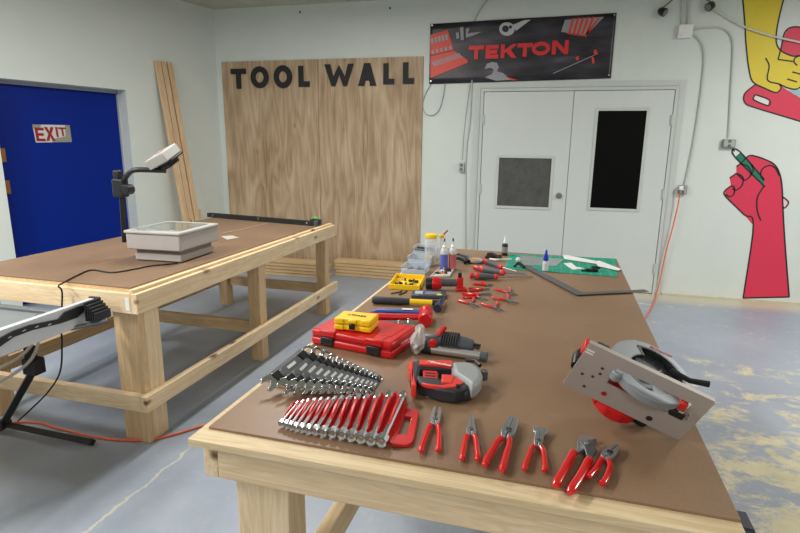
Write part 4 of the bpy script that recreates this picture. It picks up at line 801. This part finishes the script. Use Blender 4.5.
# ------------------------------------------------------------------ grey and black rotary tool
A, rz, ln = frame((422, 349), (473, 355), 0); r = thing('cordless_driver', 'grey and black cordless driver with red knob and black strap cluster', 'power tool', (A.x, A.y+.0, HT), rz)
ln *= 1.0; m = Tr(0, 0, .030) @ Rt(pi/2, 'Y')
MB().lathe([(0, .0), (.019, .0), (.025, .010), (.027, .04), (.025, .060)], 18, m).build('nose', pm('tool_grey', (96, 102, 108), .45), r)
MB().lathe([(.026, .058), (.031, .065), (.031, ln*.62), (.027, ln*.85), (.020, ln), (0, ln)], 18, m).build('body', RUB, r)
MB().cyl((0, 0), .013, -.0, .020, 16, Tr(.045, -.030, .040) @ Rt(pi/2, 'X')).build('red_knob', RED, r, bev=.003)
MB().tube([(.055, -.01, .055), (.07, .0, .078), (.078, .002, .086)], [.010, .009, .006], 10).build('red_lever', RED, r)
for j in range(7):
    a = .07+.008*j; mb = MB(); MB().tube([(a, .034*cos(q_)*1.0, .030+.035*sin(q_)) if q_ else (a, .030, .030) for q_ in [k_*.42-.4 for k_ in range(9)]], .0042, 6).build('strap', BLKM, r)
for s in (1, -1): MB().tube([(ln-.004, s*.012, .032), (ln+.022, s*.012, .030)], .005, 8).build('prong', BLK, r)
MB().tube([(-.025, -.004, .026), (.004, -.004, .028)], .007, 10).build('spindle', BLK, r)
A, rz, ln = frame((431, 354.5), (487, 362.5), .0); r = thing('tube_handle_tool', 'silver tubular tool with black rubber ends behind the jigsaw', 'hand tool', (A.x, A.y, HT), rz)
MB().tube([(0, 0, .018), (ln-.02, 0, .018)], .0135, 14).build('tube', ALU, r); MB().tube([(-.045, 0, .016), (-.03, 0, .016), (.002, 0, .017)], [.011, .014, .0145], 12).build('black_sleeve', BLKM, r); MB().tube([(ln-.022, 0, .018), (ln, 0, .018)], .0155, 12).build('end_cap', RUB, r)
# ------------------------------------------------------------------ jigsaw (lying on its side)
jh = .046; jo = T(445, 392); J = thing('jigsaw', 'red, black and grey cordless jigsaw lying on its side', 'power tool', jo)
def jp(l, h=jh): out = []; [out.append((T(a, b_, h).x-jo.x, T(a, b_, h).y-jo.y)) for a, b_ in l]; return out
JD = pm('jigsaw_black', (44, 46, 52), .5, 0, .1, 50); JG = pm('jigsaw_grey', (150, 154, 156), .45, 0, .06); JR = pm('jigsaw_red', (224, 60, 50), .4)
full = [(411, 361), (418, 360.5), (434, 361), (450, 361), (456, 366), (454, 372), (440, 372), (438, 378), (455, 379), (461, 381), (470, 387), (458, 391), (440, 390), (420, 384), (413, 383), (409, 377)]
lowo = [(412, 372), (419, 375), (438, 379), (456, 378), (470, 376), (474, 381), (468, 388), (456, 391), (438, 388.5), (419, 382)]
MB().prism(jp(lowo, jh-.006), .002, jh-.006).build('lower_body', JD, J, bev=.014, seg=3)
MB().prism(jp([(411, 361), (418, 359.5), (452, 360.5), (453, 367), (420, 366.5), (417, 380), (410, 378)], jh-.002), .010, jh-.004).build('handle', JD, J, bev=.007, seg=3)
MB().prism(jp([(407.5, 364), (411.5, 359.5), (414, 361), (413, 368), (415, 378), (416.5, 384.5), (411, 383.5), (411.5, 372)], jh), .006, jh).build('rear_grip', JR, J, bev=.004)
MB().prism(jp([(420, 360.3), (452.5, 361.2), (452, 366.3), (419, 364.5)], jh), jh-.010, jh+.003).build('handle_cover', JR, J, bev=.002)
text_mesh('Milwaukee', .017, .0003, WHT, 'cover_lettering', J, Tr(*jp([(439, 363.4)], jh+.003)[0], jh+.0035) @ Rt(-.18, 'Z'), .3, .0003, 1.0)
MB().prism(jp([(421, 367), (438.5, 368), (438.5, 382), (424, 379)], .03), .012, .032).build('battery_bay', BLKM, J)
MB().prism(jp([(423, 370.5), (437.5, 371.5), (437, 381), (423, 378)], jh-.014), .030, jh-.012).build('battery', REDT, J, bev=.003)
mb = MB()
for k in range(3): mb.prism(jp([(425, 372.5+k*2.6), (435.5, 373.3+k*2.6), (435.5, 374.1+k*2.6), (425, 373.3+k*2.6)], jh-.012), jh-.012, jh-.0105)
mb.build('battery_ribs', BLKM, J)
MB().prism(jp([(441.5, 374), (455, 375), (452, 383), (441.5, 381.5)], jh), jh-.03, jh+.001).build('trigger', JR, J, bev=.003)
MB().prism(jp([(421, 382), (440, 384.5), (452, 383), (455, 376), (464, 381), (456, 386), (444, 386.5), (428, 384.5)], jh), jh-.012, jh-.001).build('side_trim', JR, J, bev=.002)
head = [(451, 361), (465, 360.5), (474, 362), (480, 366), (483, 372), (482, 378), (478, 383), (472, 387), (468, 382), (461, 377), (453, 372)]
MB().prism(jp(head, jh+.004), .006, jh+.004).build('gear_head', JG, J, bev=.014, seg=4)
MB().prism(jp([(470, 380), (479, 381), (476, 387), (469, 392), (461, 391), (463, 385)], jh-.012), .004, jh-.012).build('nose_guard', JD, J, bev=.010, seg=3)
MB().tube([(*jp([(466, 361.5)])[0], jh+.004), (*jp([(475, 363)])[0], jh+.006), (*jp([(480, 367)])[0], jh+.004)], .006, 8).build('lever', BLK, J)
MB().cyl(jp([(458, 385)])[0], .006, jh-.004, jh+.001, 12).build('dial', BLK, J)
MB().cyl(jp([(484.5, 374)], .03)[0], .010, .012, .042, 14).build('blade_clamp', DSTEEL, J, bev=.003)
MB().prism(jp([(417, 391), (423, 390.5), (438, 397), (436, 399.5), (426, 398)], .002), .0015, .007).build('base_shoe_edge', STEEL, J, bev=.001)
# ------------------------------------------------------------------ circular saw standing on its motor
SM = MX(((.9325, .3354, -.1582, 4.0004), (-.0366, -.3514, -.9356, -4.8270), (-.3593, .8741, -.3154, .9655), (0, 0, 0, 1)))
# columns: x = along the shoe, y = motor to blade side, z = out of the shoe's underside
CS = thing('circular_saw', 'circular saw resting on its red motor, steel shoe facing forward, at the right edge', 'circular saw', mat=SM)
SL, SW_ = .285, .14; x0, x1, y0, y1 = -SL/2, SL/2, -SW_/2, SW_/2
hx0, hx1, hy0, hy1 = -.062, .112, -.012, .040
mb = MB()
for a, b_, c, e in ((x0, hx0, y0, y1), (hx1, x1, y0, y1), (hx0, hx1, y0, hy0), (hx0, hx1, hy1, y1)): mb.box(a, b_, c, e, -.003, 0)
shoe = mb; shoe.box(x0, x1, y1, y1+.003, -.012, 0).box(x0, x1, y0-.003, y0, -.014, 0).box(x1, x1+.003, y0, y1, -.010, 0)
shoe.build('shoe', pm('shoe_steel', (178, 170, 164), .5, .3, .06, 12), CS, smooth=False)
mb = MB()
for a, b_ in ((-.118, -.018), (-.098, -.05), (-.085, .005), (-.088, .022), (-.095, -.012)): mb.cyl((a, b_), .0038, -.0005, .0006, 12)
mb.build('shoe_holes', pm('hole_dark', (60, 52, 50), .6), CS)
MB().cyl((-.052, -.044), .0065, -.0005, .0008, 16).build('red_bolt', REDD, CS); MB().cyl((.062, -.052), .0075, -.0005, .0008, 16).build('slot_hole', pm('hole_dark2', (40, 34, 32), .6), CS)
MB().box(-.140, -.122, .052, .056, .0002, .0012).box(-.140, -.122, .044, .048, .0002, .0012).build('rip_guide_notch', WHT, CS)
# blade, axis along y
bc = V((.020, .017, -.055)); BM_ = Tr(*bc) @ Rt(-pi/2, 'X')   # local z -> +y
n = 48; teeth = []
for i in range(n):
    a = 2*pi*i/n; teeth += [(.0835*cos(a), .0835*sin(a)), (.0875*cos(a+.05), .0875*sin(a+.05)), (.0825*cos(a+.06), .0825*sin(a+.06))]
MB().prism(teeth, -.001, .001, BM_).build('blade', pm('blade_steel', (92, 94, 98), .3, .7, .1, 20), CS, smooth=False)
mb = MB()
for a, w_ in ((.75, .28), (1.35, .06), (1.8, .06), (2.3, .05)): mb.prism([(.036*cos(a+w_/2), .036*sin(a+w_/2)), (.078*cos(a+w_), .078*sin(a+w_)), (.078*cos(a-.0), .078*sin(a-.0))], .001, .0016, BM_)
mb.build('blade_slots', CHROME, CS, smooth=False)
MB().cyl((0, 0), .022, -.006, .006, 20, BM_).cyl((0, 0), .010, .006, .014, 6, BM_).build('arbor_bolt', CHROME, CS, bev=.001)
# upper guard behind the shoe (z<0 side): shell of a half disc, open face band
def shell(r0, r1, a0, a1, w0, w1, n=28): # annular sector prism about y axis; angle measured in x/z plane, a=0 -> +x, a=pi/2 -> -z
    vs = []; fs = []
    for i in range(n+1):
        a = a0+(a1-a0)*i/n
        for r_, w_ in ((r0, w0), (r1, w0), (r1, w1), (r0, w1)): vs.append((bc.x+r_*cos(a), bc.y+w_, bc.z-r_*sin(a)))
    for i in range(n):
        for q_ in range(4): q2 = (q_+1) % 4; fs.append((4*i+q_, 4*i+4+q_, 4*i+4+q2, 4*i+q2))
    fs += [(0, 1, 2, 3), (4*n+3, 4*n+2, 4*n+1, 4*n)]; return vs, fs
g_ = MB(); g_.add(*shell(.091, .098, -.02, pi, -.020, .017)); g_.add(*shell(.050, .098, pi*.66, pi, .013, .0175)); g_.add(*shell(.080, .098, -.02, pi*.66, .013, .0175)); g_.add(*shell(.02, .098, 0, pi, -.022, -.018))
g_.build('upper_guard', GUARD, CS, bev=.002)
MB().add(*shell(.075, .0805, .05, pi*.66, .010, .0182)).add(*shell(.048, .080, pi*.63, pi*.665, .010, .0182)).build('guard_edge', BLK, CS)
g_ = MB(); g_.add(*shell(.060, .091, pi*1.0, pi*2.0, .009, .012)); g_.add(*shell(.088, .091, pi*1.0, pi*2.0, -.006, .014)); g_.add(*shell(.030, .062, pi*1.55, pi*2.0, .008, .011)); g_.build('lower_guard', GUARD, CS, bev=.001)
MB().cyl((0, 0), .013, -.01, .014, 16, Tr(-.056, .022, .002) @ Rt(-pi/2, 'X')).build('guard_roller', GUARD, CS, bev=.003)
# motor: axis along -y
MM = Tr(-.004, 0, -.052) @ Rt(pi/2, 'X')  # local z -> -y
MB().lathe([(.036, .0), (.044, .01), (.044, .072), (.058, .079), (.060, .102), (.055, .108), (.043, .113), (.02, .117), (0, .118)], 28, MM).build('motor_housing', RED, CS)
mb = MB()
for i in range(10): a = 2*pi*i/10; mb.box(.057, .0612, -.003, .003, .081, .100, MM @ Rt(a, 'Z'))
mb.build('motor_ribs', REDD, CS)
MB().box(-.075, .02, -.005, .012, -.10, -.02).build('gear_case', REDT, CS, bev=.008)
# rear handle and battery end, seen over the top left corner
MB().tube(bez([(-.055, -.03, -.075), (-.075, -.028, -.105), (-.10, -.026, -.105), (-.128, -.03, -.075), (-.13, -.03, -.03)], 6), .014, 12, 1.1).build('rear_handle', BLK, CS)
MB().tube(bez([(-.085, -.016, -.102), (-.10, -.014, -.103), (-.125, -.018, -.075)], 6), .010, 10).build('handle_red_cover', REDT, CS)
MB().box(-.135, -.08, -.06, .0, -.06, -.015).build('battery_foot', BLK, CS, bev=.006)
MB().box(-.145, -.118, .02, .048, -.050, -.012).build('top_red_cap', REDT, CS, bev=.004); MB().box(-.117, -.085, .02, .050, -.055, -.015).build('battery_top', BLK, CS, bev=.005)
MB().cyl((0, 0), .006, 0, .012, 10, Tr(x0-.006, .02, -.01) @ Rt(pi/2, 'Y')).build('side_knob', BLK, CS)
# depth lever
MB().tube([(.058, .048, -.070), (.100, .052, -.060), (.138, .066, -.060)], [.008, .0075, .009], 8, .6).build('depth_lever', BLK, CS)
# front knob and bevel lock
MB().tube([(.06, -.03, -.045), (.062, -.105, -.036)], [.018, .021], 14).build('front_handle', BLKM, CS, bev=.003)
MB().box(.088, .108, .01, .034, -.02, .004).build('bevel_lock', REDT, CS, bev=.003); MB().box(.086, .118, -.014, .004, -.02, .003).build('bevel_bracket', BLK, CS, bev=.002)
MB().tube(bez([(.104, .012, .004), (.116, .022, .010), (.120, .004, .008), (.124, .000, .005)], 5), .0025, 8).build('spring_clip', CHROME, CS)
text_mesh('Milwaukee', .013, .0003, pm('script_red', (190, 40, 50), .5), 'guard_lettering', CS, Tr(bc.x+.02, bc.y+.0182, bc.z-.0885) @ Rt(-pi/2, 'X') @ Rt(0, 'Z'), .3, .0002)
# ------------------------------------------------------------------ far half of the bench
M4 = [T(508.5, 254.2), T(616, 259), T(617.5, 277.3), T(505.5, 269)]
t = NT('cutting_mat_green'); v = t.coord(); br = t.n('ShaderNodeTexBrick'); t.l(v, br.inputs['Vector']); br.offset = 0
br.inputs['Scale'].default_value = 1; br.inputs['Brick Width'].default_value = .05; br.inputs['Row Height'].default_value = .05; br.inputs['Mortar Size'].default_value = .0016
br.inputs['Color1'].default_value = hexc(10, 136, 112); br.inputs['Color2'].default_value = hexc(14, 142, 118); br.inputs['Mortar'].default_value = hexc(90, 176, 156); t.l(br.outputs[0], t.b.inputs['Base Color']); t.b.inputs['Roughness'].default_value = .55
c = sum(M4, V((0, 0, 0)))/4; o = MB().prism([((a-c).x, (a-c).y) for a in M4], .0005, .003).build('cutting_mat', t.m, None, bev=.001); o.location = (c.x, c.y, HT); tag(o, 'green gridded cutting mat at the far end of the near bench', 'cutting mat')
def slab(name, label, cat, pts, h0, h1, mat, bev=.0, h=0.0):
    q_ = [T(a, b_, h) for a, b_ in pts]; c = sum(q_, V((0, 0, 0)))/len(q_); o = MB().prism([((a-c).x, (a-c).y) for a in q_], h0, h1).build(name, mat, None, bev=bev, smooth=False); o.location = (c.x, c.y, HT); return tag(o, label, cat)
r = slab('steel_ruler', 'wide clear and silver ruler sheet lying on the green mat', 'ruler', [(519, 256), (564, 260), (556, 267), (523, 266)], .0035, .0055, pm('hazy_silver', (150, 164, 160), .25, .4, .3, 30))
slab('paper_strip', 'long narrow white paper strip on the green mat, left of two', 'paper', [(563, 256.5), (566, 256), (598, 262.5), (597, 265), (564, 260)], .006, .0072, WHT)
slab('paper_strip', 'long narrow white paper strip overhanging the mat corner, right of two', 'paper', [(594.5, 262.8), (599, 262), (621, 270.5), (618, 272), (598, 267.5)], .0075, .009, WHT)
slab('paper_scrap', 'small white paper scrap on the green mat below the strips', 'paper', [(563.5, 264), (571.5, 263.5), (576, 267.5), (584.5, 269), (573, 270.3), (568, 267.5)], .0035, .0045, WHT)
p = T(592, 272); r = thing('black_gadget', 'small black clamp-like gadget on the right of the green mat', 'clamp', p, .2)
MB().box(-.035, .03, -.012, .012, .0035, .018).box(-.06, -.03, -.005, .005, .0035, .010).build('body', BLKM, r, bev=.003); MB().tube([(-.01, -.02, .012), (0, 0, .028), (.03, .015, .024), (.045, .01, .018)], .007, 8).build('arm', BLK, r); MB().cyl((.0, 0), .008, .018, .03, 10).build('knob', BLK, r)
# glue bottle
def bottle(name, label, cat, px, py, body, cap, parts, rz=0):
    p = T(px, py); r = thing(name, label, cat, p, rz)
    for nm, prof, mat in parts: MB().lathe(prof, 18, Tr(0, 0, .001)).build(nm, mat, r)
    return r
MILK = pm('milky_plastic', (226, 232, 236), .3, 0, .02, 10, 0, 0, 0, .8)
bottle('glue_bottle', 'small clear glue bottle with tall blue nozzle on the green mat', 'bottle', 545, 271.5, 0, 0, [('bottle_body', [(0, .003), (.013, .003), (.016, .006), (.016, .045), (.013, .055), (.008, .062), (0, .062)], MILK), ('nozzle_cap', [(0, .06), (.013, .06), (.0135, .072), (.007, .10), (.004, .118), (0, .120)], pm('blue_cap', (28, 48, 190), .35))])
bottle('marker_bottle', 'black and white dropper bottle standing at the far bench edge', 'bottle', 504.5, 255.4, 0, 0, [('bottle_body', [(0, 0), (.017, 0), (.018, .003), (.018, .068), (.013, .076), (0, .076)], BLK), ('printed_label', [(.0183, .018), (.0185, .02), (.0185, .052), (.0183, .054)], pm('label_mottled', (150, 140, 140), .5, 0, .8, 160)), ('white_cap', [(0, .074), (.012, .074), (.012, .084), (.007, .092), (.005, .118), (.003, .120), (0, .120)], WHT)])
for px, py, nm, col, lab in ((443.8, 269.5, 'blue', (96, 112, 206), 'slim squeeze bottle filled with blue liquid'), (452.2, 269.2, 'red', (208, 112, 116), 'slim squeeze bottle filled with red liquid')):
    bottle('squeeze_bottle', lab+' at the left of the near bench', 'bottle', px, py, 0, 0, [('liquid_body', [(0, 0), (.018, 0), (.0205, .003), (.0205, .085)], pm(nm+'_liquid', col, .2, 0, .08, 20, 0, 0, 0, .88)), ('upper_body', [(.0205, .085), (.0205, .102), (.016, .115), (.012, .118), (0, .118)], MILK), ('cap', [(0, .116), (.013, .116), (.013, .128), (.006, .134), (.003, .155), (0, .155)], WHT), ('nozzle_tip', [(0, .154), (.0045, .154), (.0045, .168), (.002, .172), (0, .172)], pm('tip_'+nm, (90, 40, 60) if nm == 'red' else (50, 50, 110), .4))])
bottle('yellow_lid_jar', 'clear jar with a wide yellow lid behind the clear bins', 'jar', 430.5, 264.5, 0, 0, [('jar_body', [(0, 0), (.034, 0), (.036, .004), (.036, .135), (.030, .15)], CLEAR), ('amber_contents', [(0, .003), (.032, .003), (.032, .05), (0, .05)], pm('amber', (214, 186, 120), .4, 0, .2, 20, 0, 0, 0, .75)), ('lid', [(0, .152), (.033, .152), (.035, .155), (.034, .172), (.028, .175), (0, .175)], YEL)])
r = bottle('brush_bottle', 'clear bottle with a yellow stopper and dark red brush stick', 'bottle', 441, 263, 0, 0, [('bottle_body', [(0, 0), (.020, 0), (.022, .003), (.022, .11), (.010, .13), (.010, .148)], CLEAR), ('stopper', [(0, .146), (.013, .146), (.016, .154), (.013, .166), (0, .168)], YEL)])
MB().tube([(.004, 0, .16), (.034, 0, .192)], .0045, 8).build('brush_stick', REDD, r)
# clear bins
def bin_(label, px, py, w, d_, h_, rz, z0=.001, cont=None):
    p = T(px, py); r = thing('parts_bin', label, 'bin', p, rz, 'clear plastic parts bins'); t_ = .0025; mb = MB()
    mb.box(-w/2, w/2, -d_/2, d_/2, z0, z0+t_).box(-w/2, w/2, -d_/2, -d_/2+t_, z0+t_, h_*.72).box(-w/2, w/2, d_/2-t_, d_/2, z0+t_, h_).box(-w/2, -w/2+t_, -d_/2+t_, d_/2-t_, z0+t_, h_).box(w/2-t_, w/2, -d_/2+t_, d_/2-t_, z0+t_, h_)
    mb.build('bin_body', CLEAR2, r, bev=.0008); MB().box(-w/2-.004, w/2+.004, d_/2, d_/2+.005, h_-.01, h_).box(-w/2-.004, -w/2, -d_/2, d_/2, h_-.006, h_).box(w/2, w/2+.004, -d_/2, d_/2, h_-.006, h_).build('rim', CLEAR2, r, bev=.001)
    for c_ in (cont or []):
        MB().box(*c_[0]).build('divider' if c_[2] else 'hardware_inside', c_[1], r, bev=.002)
GRM = pm('mixed_hardware', (92, 94, 98), .5, .3, .5, 120)
bin_('front clear plastic bin, nearest the yellow tray', 415.5, 272.5, .125, .12, .042, -.03, cont=[((-.055, .055, -.05, .05, .004, .012), GRM, 0), ((-.001, .001, -.055, .055, .004, .03), CLEAR2, 1)])
bin_('middle clear plastic bin, behind the front one', 421, 265, .125, .11, .058, -.03, cont=[((-.055, .055, -.045, .045, .004, .02), pm('pale_hw', (150, 160, 172), .4, .2, .3, 90), 0)])
bin_('rear clear plastic bin with dark contents, farthest back', 426, 258.8, .13, .10, .078, -.03, cont=[((-.058, .058, -.046, .046, .004, .064), GRM, 0), ((-.045, .045, -.052, -.048, .070, .078), BLKM, 0)])
# small organiser tray and yellow tray
def tray(name, label, pts, h_, mat, wall=.006, cont=(), cat='tray', rimmat=None):
    q_ = [T(a, b_) for a, b_ in pts]; c = sum(q_, V((0, 0, 0)))/4; r = thing(name, label, cat, (c.x, c.y, HT)); P4 = [V((a.x-c.x, a.y-c.y)) for a in q_]; In = [p_*(1-wall/max(p_.length, .01)*1.4) for p_ in P4]
    MB().prism([tuple(p_) for p_ in P4], .001, .004).build('tray_base', mat, r)
    mb = MB()
    for i in range(4):
        j = (i+1) % 4; mb.prism([tuple(P4[i]), tuple(P4[j]), tuple(In[j]), tuple(In[i])], .004, h_)
    mb.build('rim', mat, r, bev=.001)
    rn = random.Random(5)
    for nm, mt, n in cont:
        for k in range(n):
            u, w_ = rn.uniform(.15, .85), rn.uniform(.2, .8); p_ = In[0].lerp(In[1], u).lerp(In[3].lerp(In[2], u), w_)
            MB().box(-.010, .010, -.004, .004, .004, .012+.006*rn.random(), Tr(p_.x, p_.y, 0) @ Rt(rn.uniform(0, 3), 'Z')).build(nm, mt, r, bev=.001)
    return r
tray('bit_tray', 'open yellow tray of loose black and silver driver bits', [(388.5, 289), (419.5, 291), (425, 279.5), (396, 278)], .024, YEL, .007, (('driver_bit', BLK, 9), ('driver_bit', CHROME, 5)))
tray('small_parts_tray', 'flat clear tray of small black and orange parts beside the bottles', [(430, 278), (449.5, 277.5), (455, 268.8), (441, 268.2)], .012, pm('milky_tray', (206, 210, 208), .35), .008, (('small_part', BLK, 6), ('small_part', pm('orange_part', (210, 140, 60), .5), 3)))
# knife pack
A, rz, ln = frame((411, 298.3), (446, 299.6), 0); r = thing('blade_pack', 'flat dark slate package with pale labels and a lime dot', 'package', (A.x, A.y, HT), rz)
MB().box(0, ln, 0, .085, .001, .016).build('pack_body', pm('slate_pack', (66, 70, 86), .35, 0, .1), r, bev=.003); MB().box(.015, .05, .02, .07, .0161, .0168).build('pale_label', pm('label_pale', (170, 176, 190), .5), r); MB().box(.06, .13, .02, .065, .0161, .0168).build('grey_label', pm('label_grey', (120, 124, 142), .5), r); MB().cyl((ln-.03, .018), .012, .0161, .0172, 16).build('lime_dot', pm('lime', (206, 210, 50), .5), r)
for (a, b_, c_), lab in ((((391, 293.5), (400, 291.8), (402, 290)), 'thin black hex key left of the slate package, upper one'), (((399, 294.5), (405, 292.3), (407, 290.6)), 'thin black hex key left of the slate package, lower one')):
    q_ = [T(*k_, .004) for k_ in (a, b_, c_)]; o = MB().tube([k_-q_[0] for k_ in bez(q_, 4)], .003, 6).build('hex_key', BLKM); o.location = q_[0]; tag(o, lab, 'hex key', 'hex keys')
# right-angle red tool with grey barrel
A, rz, ln = frame((425.5, 289.5), (464, 290.5), .0); r = thing('cordless_cutter', 'red and grey cordless tool with upright red head beyond the slate package', 'power tool', (A.x, A.y, HT), rz)
MB().lathe([(0, 0), (.024, 0), (.028, .004), (.028, .03), (.024, .034)], 16, Tr(.0, 0, .03) @ Rt(pi/2, 'Y')).build('battery', BLK, r); MB().lathe([(.0245, .028), (.030, .034), (.030, .06), (.022, .075)], 16, Tr(.0, 0, .031) @ Rt(pi/2, 'Y')).build('red_housing', RED, r)
MB().lathe([(.021, .072), (.019, .08), (.018, ln*.8), (.0, ln*.82)], 16, Tr(0, 0, .036) @ Rt(pi/2, 'Y')).build('barrel', RUB, r)
MB().box(ln*.80, ln*.97, -.016, .016, .012, .062).prism([(-.03, 0), (.03, 0), (.024, .014), (-.02, .014)], -.022, .022, Tr(ln*.92, 0, .001) @ Rt(pi/2, 'X')).build('red_head', RED, r, bev=.004)
MB().cyl((ln*.88, 0), .009, .062, .085, 12).build('black_button', BLK, r, bev=.003)
# black clamps, tape measure, white-and-black tool
p = T(461, 262); r = thing('spring_clamp', 'pair-jawed black and grey spring clamp behind the screwdrivers', 'clamp', p, -.35)
MB().tube(bez([(-.05, .03, .02), (-.02, .02, .035), (.02, .0, .03), (.06, -.02, .014)], 5), [.010]*16, 8, 1.2).build('jaw', BLKM, r); MB().tube(bez([(-.055, -.025, .014), (-.02, -.01, .025), (.03, -.02, .02), (.055, -.05, .012)], 5), [.011]*16, 8, 1.2).build('jaw', BLK, r); MB().tube([(-.01, 0, .045), (.04, .01, .040), (.07, .0, .02)], .008, 8).build('handle', pm('clamp_grey', (120, 120, 124), .5), r)
p = T(475.5, 263); r = thing('tape_measure', 'rounded orange and silver oval case between the black clamp and screwdrivers', 'tape measure', p, .15)
MB().lathe([(0, .002), (.030, .002), (.036, .008), (.036, .018), (.030, .026), (0, .028)], 20, MX.Diagonal((1.25, 1, 1, 1))).build('case', pm('silver_grey', (170, 172, 176), .4, .3), r); MB().lathe([(0, .0265), (.020, .0285), (.022, .024)], 16, Tr(-.012, -.012, .001) @ MX.Diagonal((1.3, .8, 1, 1))).build('orange_panel', pm('orange_panel', (232, 160, 60), .4), r)
p = T(493, 260); r = thing('caulk_tool', 'black jumbled tool with white tips beside the dropper bottle', 'hand tool', p, -.3)
MB().tube(bez([(-.055, .05, .02), (-.02, .03, .030), (.02, .01, .024), (.05, -.01, .014)], 5), .009, 8).build('body', BLKM, r); MB().tube([(-.05, .0, .012), (.0, .02, .018), (.03, .05, .016)], .010, 8).build('handle', BLK, r)
MB().tube([(-.01, -.03, .010), (.03, -.03, .010), (.05, -.01, .010), (.03, .02, .012)], .006, 8).build('white_tip', WHT, r); MB().tube([(.04, -.02, .012), (.11, .015, .016)], .0035, 8).build('white_rod', WHT, r)
p = T(517.5, 268); r = thing('tweezer_stand', 'black clip with a round white knob at the left corner of the green mat', 'clip', p, 0)
MB().tube(bez([(-.02, .0, .008), (0, .01, .025), (.02, -.005, .02), (.035, -.02, .010)], 5), .009, 8).build('clip', BLK, r); MB().lathe([(0, -.014), (.009, -.011), (.014, 0), (.009, .011), (0, .014)], 14, Tr(0, .01, .045)).build('white_knob', WHT, r)
# framing square
A, B, D_ = T(521.5, 267), T(577, 296.5), T(649, 293); sq = thing('framing_square', 'grey steel framing square angled across the bench and past its edge', 'framing square', (B.x, B.y, HT))
def blade_(p0, p1, w, z0, z1, nm, side):
    a, b_ = V((p0.x-B.x, p0.y-B.y)), V((p1.x-B.x, p1.y-B.y)); d_ = (b_-a).normalized(); n_ = V((-d_.y, d_.x))*side; MB().prism([tuple(a), tuple(b_), tuple(b_+n_*w), tuple(a+n_*w)], z0, z1).build(nm, pm('square_steel', (118, 118, 120), .42, .6, .1, 30), sq, smooth=False)
blade_(B, A, .045, .0058, .0082, 'long_blade', -1); blade_(B, D_, .036, .0058, .0081, 'tongue', 1)
# pieces that belong to a part hang one level deeper
SUB = {'cover_lettering': 'handle_cover', 'battery_ribs': 'battery', 'blade_slots': 'blade', 'arbor_bolt': 'blade', 'guard_edge': 'upper_guard', 'guard_lettering': 'upper_guard', 'motor_ribs': 'motor_housing',
       'shoe_holes': 'shoe', 'red_bolt': 'shoe', 'slot_hole': 'shoe', 'rip_guide_notch': 'shoe', 'sign_lettering': 'sign_plate', 'worn_patch': 'sign_plate', 'head_logo': 'lens_head', 'fresnel_ring': 'glass_stage',
       'track_slots': 'rack_track', 'hinge': 'door_leaf', 'door_lock': 'door_leaf', 'case_lettering': 'lid', 'raised_panel': 'lid', 'latch_boss': 'lid', 'size_sleeve': 'shaft', 'stamped_mark': 'shaft', 'label_sticker': 'bar',
       'banner_lettering': 'banner_sheet', 'grommet': 'banner_sheet', 'lamp_lens': 'lamp_head', 'socket': 'face_plate', 'focus_knob': 'arm_clamp', 'dial': 'side_trim', 'printed_label': 'bottle_body', 'nozzle_tip': 'cap'}
for o in list(bpy.data.objects):
    n = o.name.split('.')[0]
    if o.parent and (n in SUB or n.startswith('printed_') and o.parent.name.startswith('wall_banner')):
        want = SUB.get(n, 'banner_sheet')
        for c in o.parent.children:
            if c.name.split('.')[0] == want and c is not o:
                m_ = o.matrix_basis.copy(); k_ = o.matrix_parent_inverse.copy(); o.parent = c; o.matrix_parent_inverse = c.matrix_parent_inverse.inverted() @ k_ if c.matrix_parent_inverse != MX.Identity(4) else k_; break
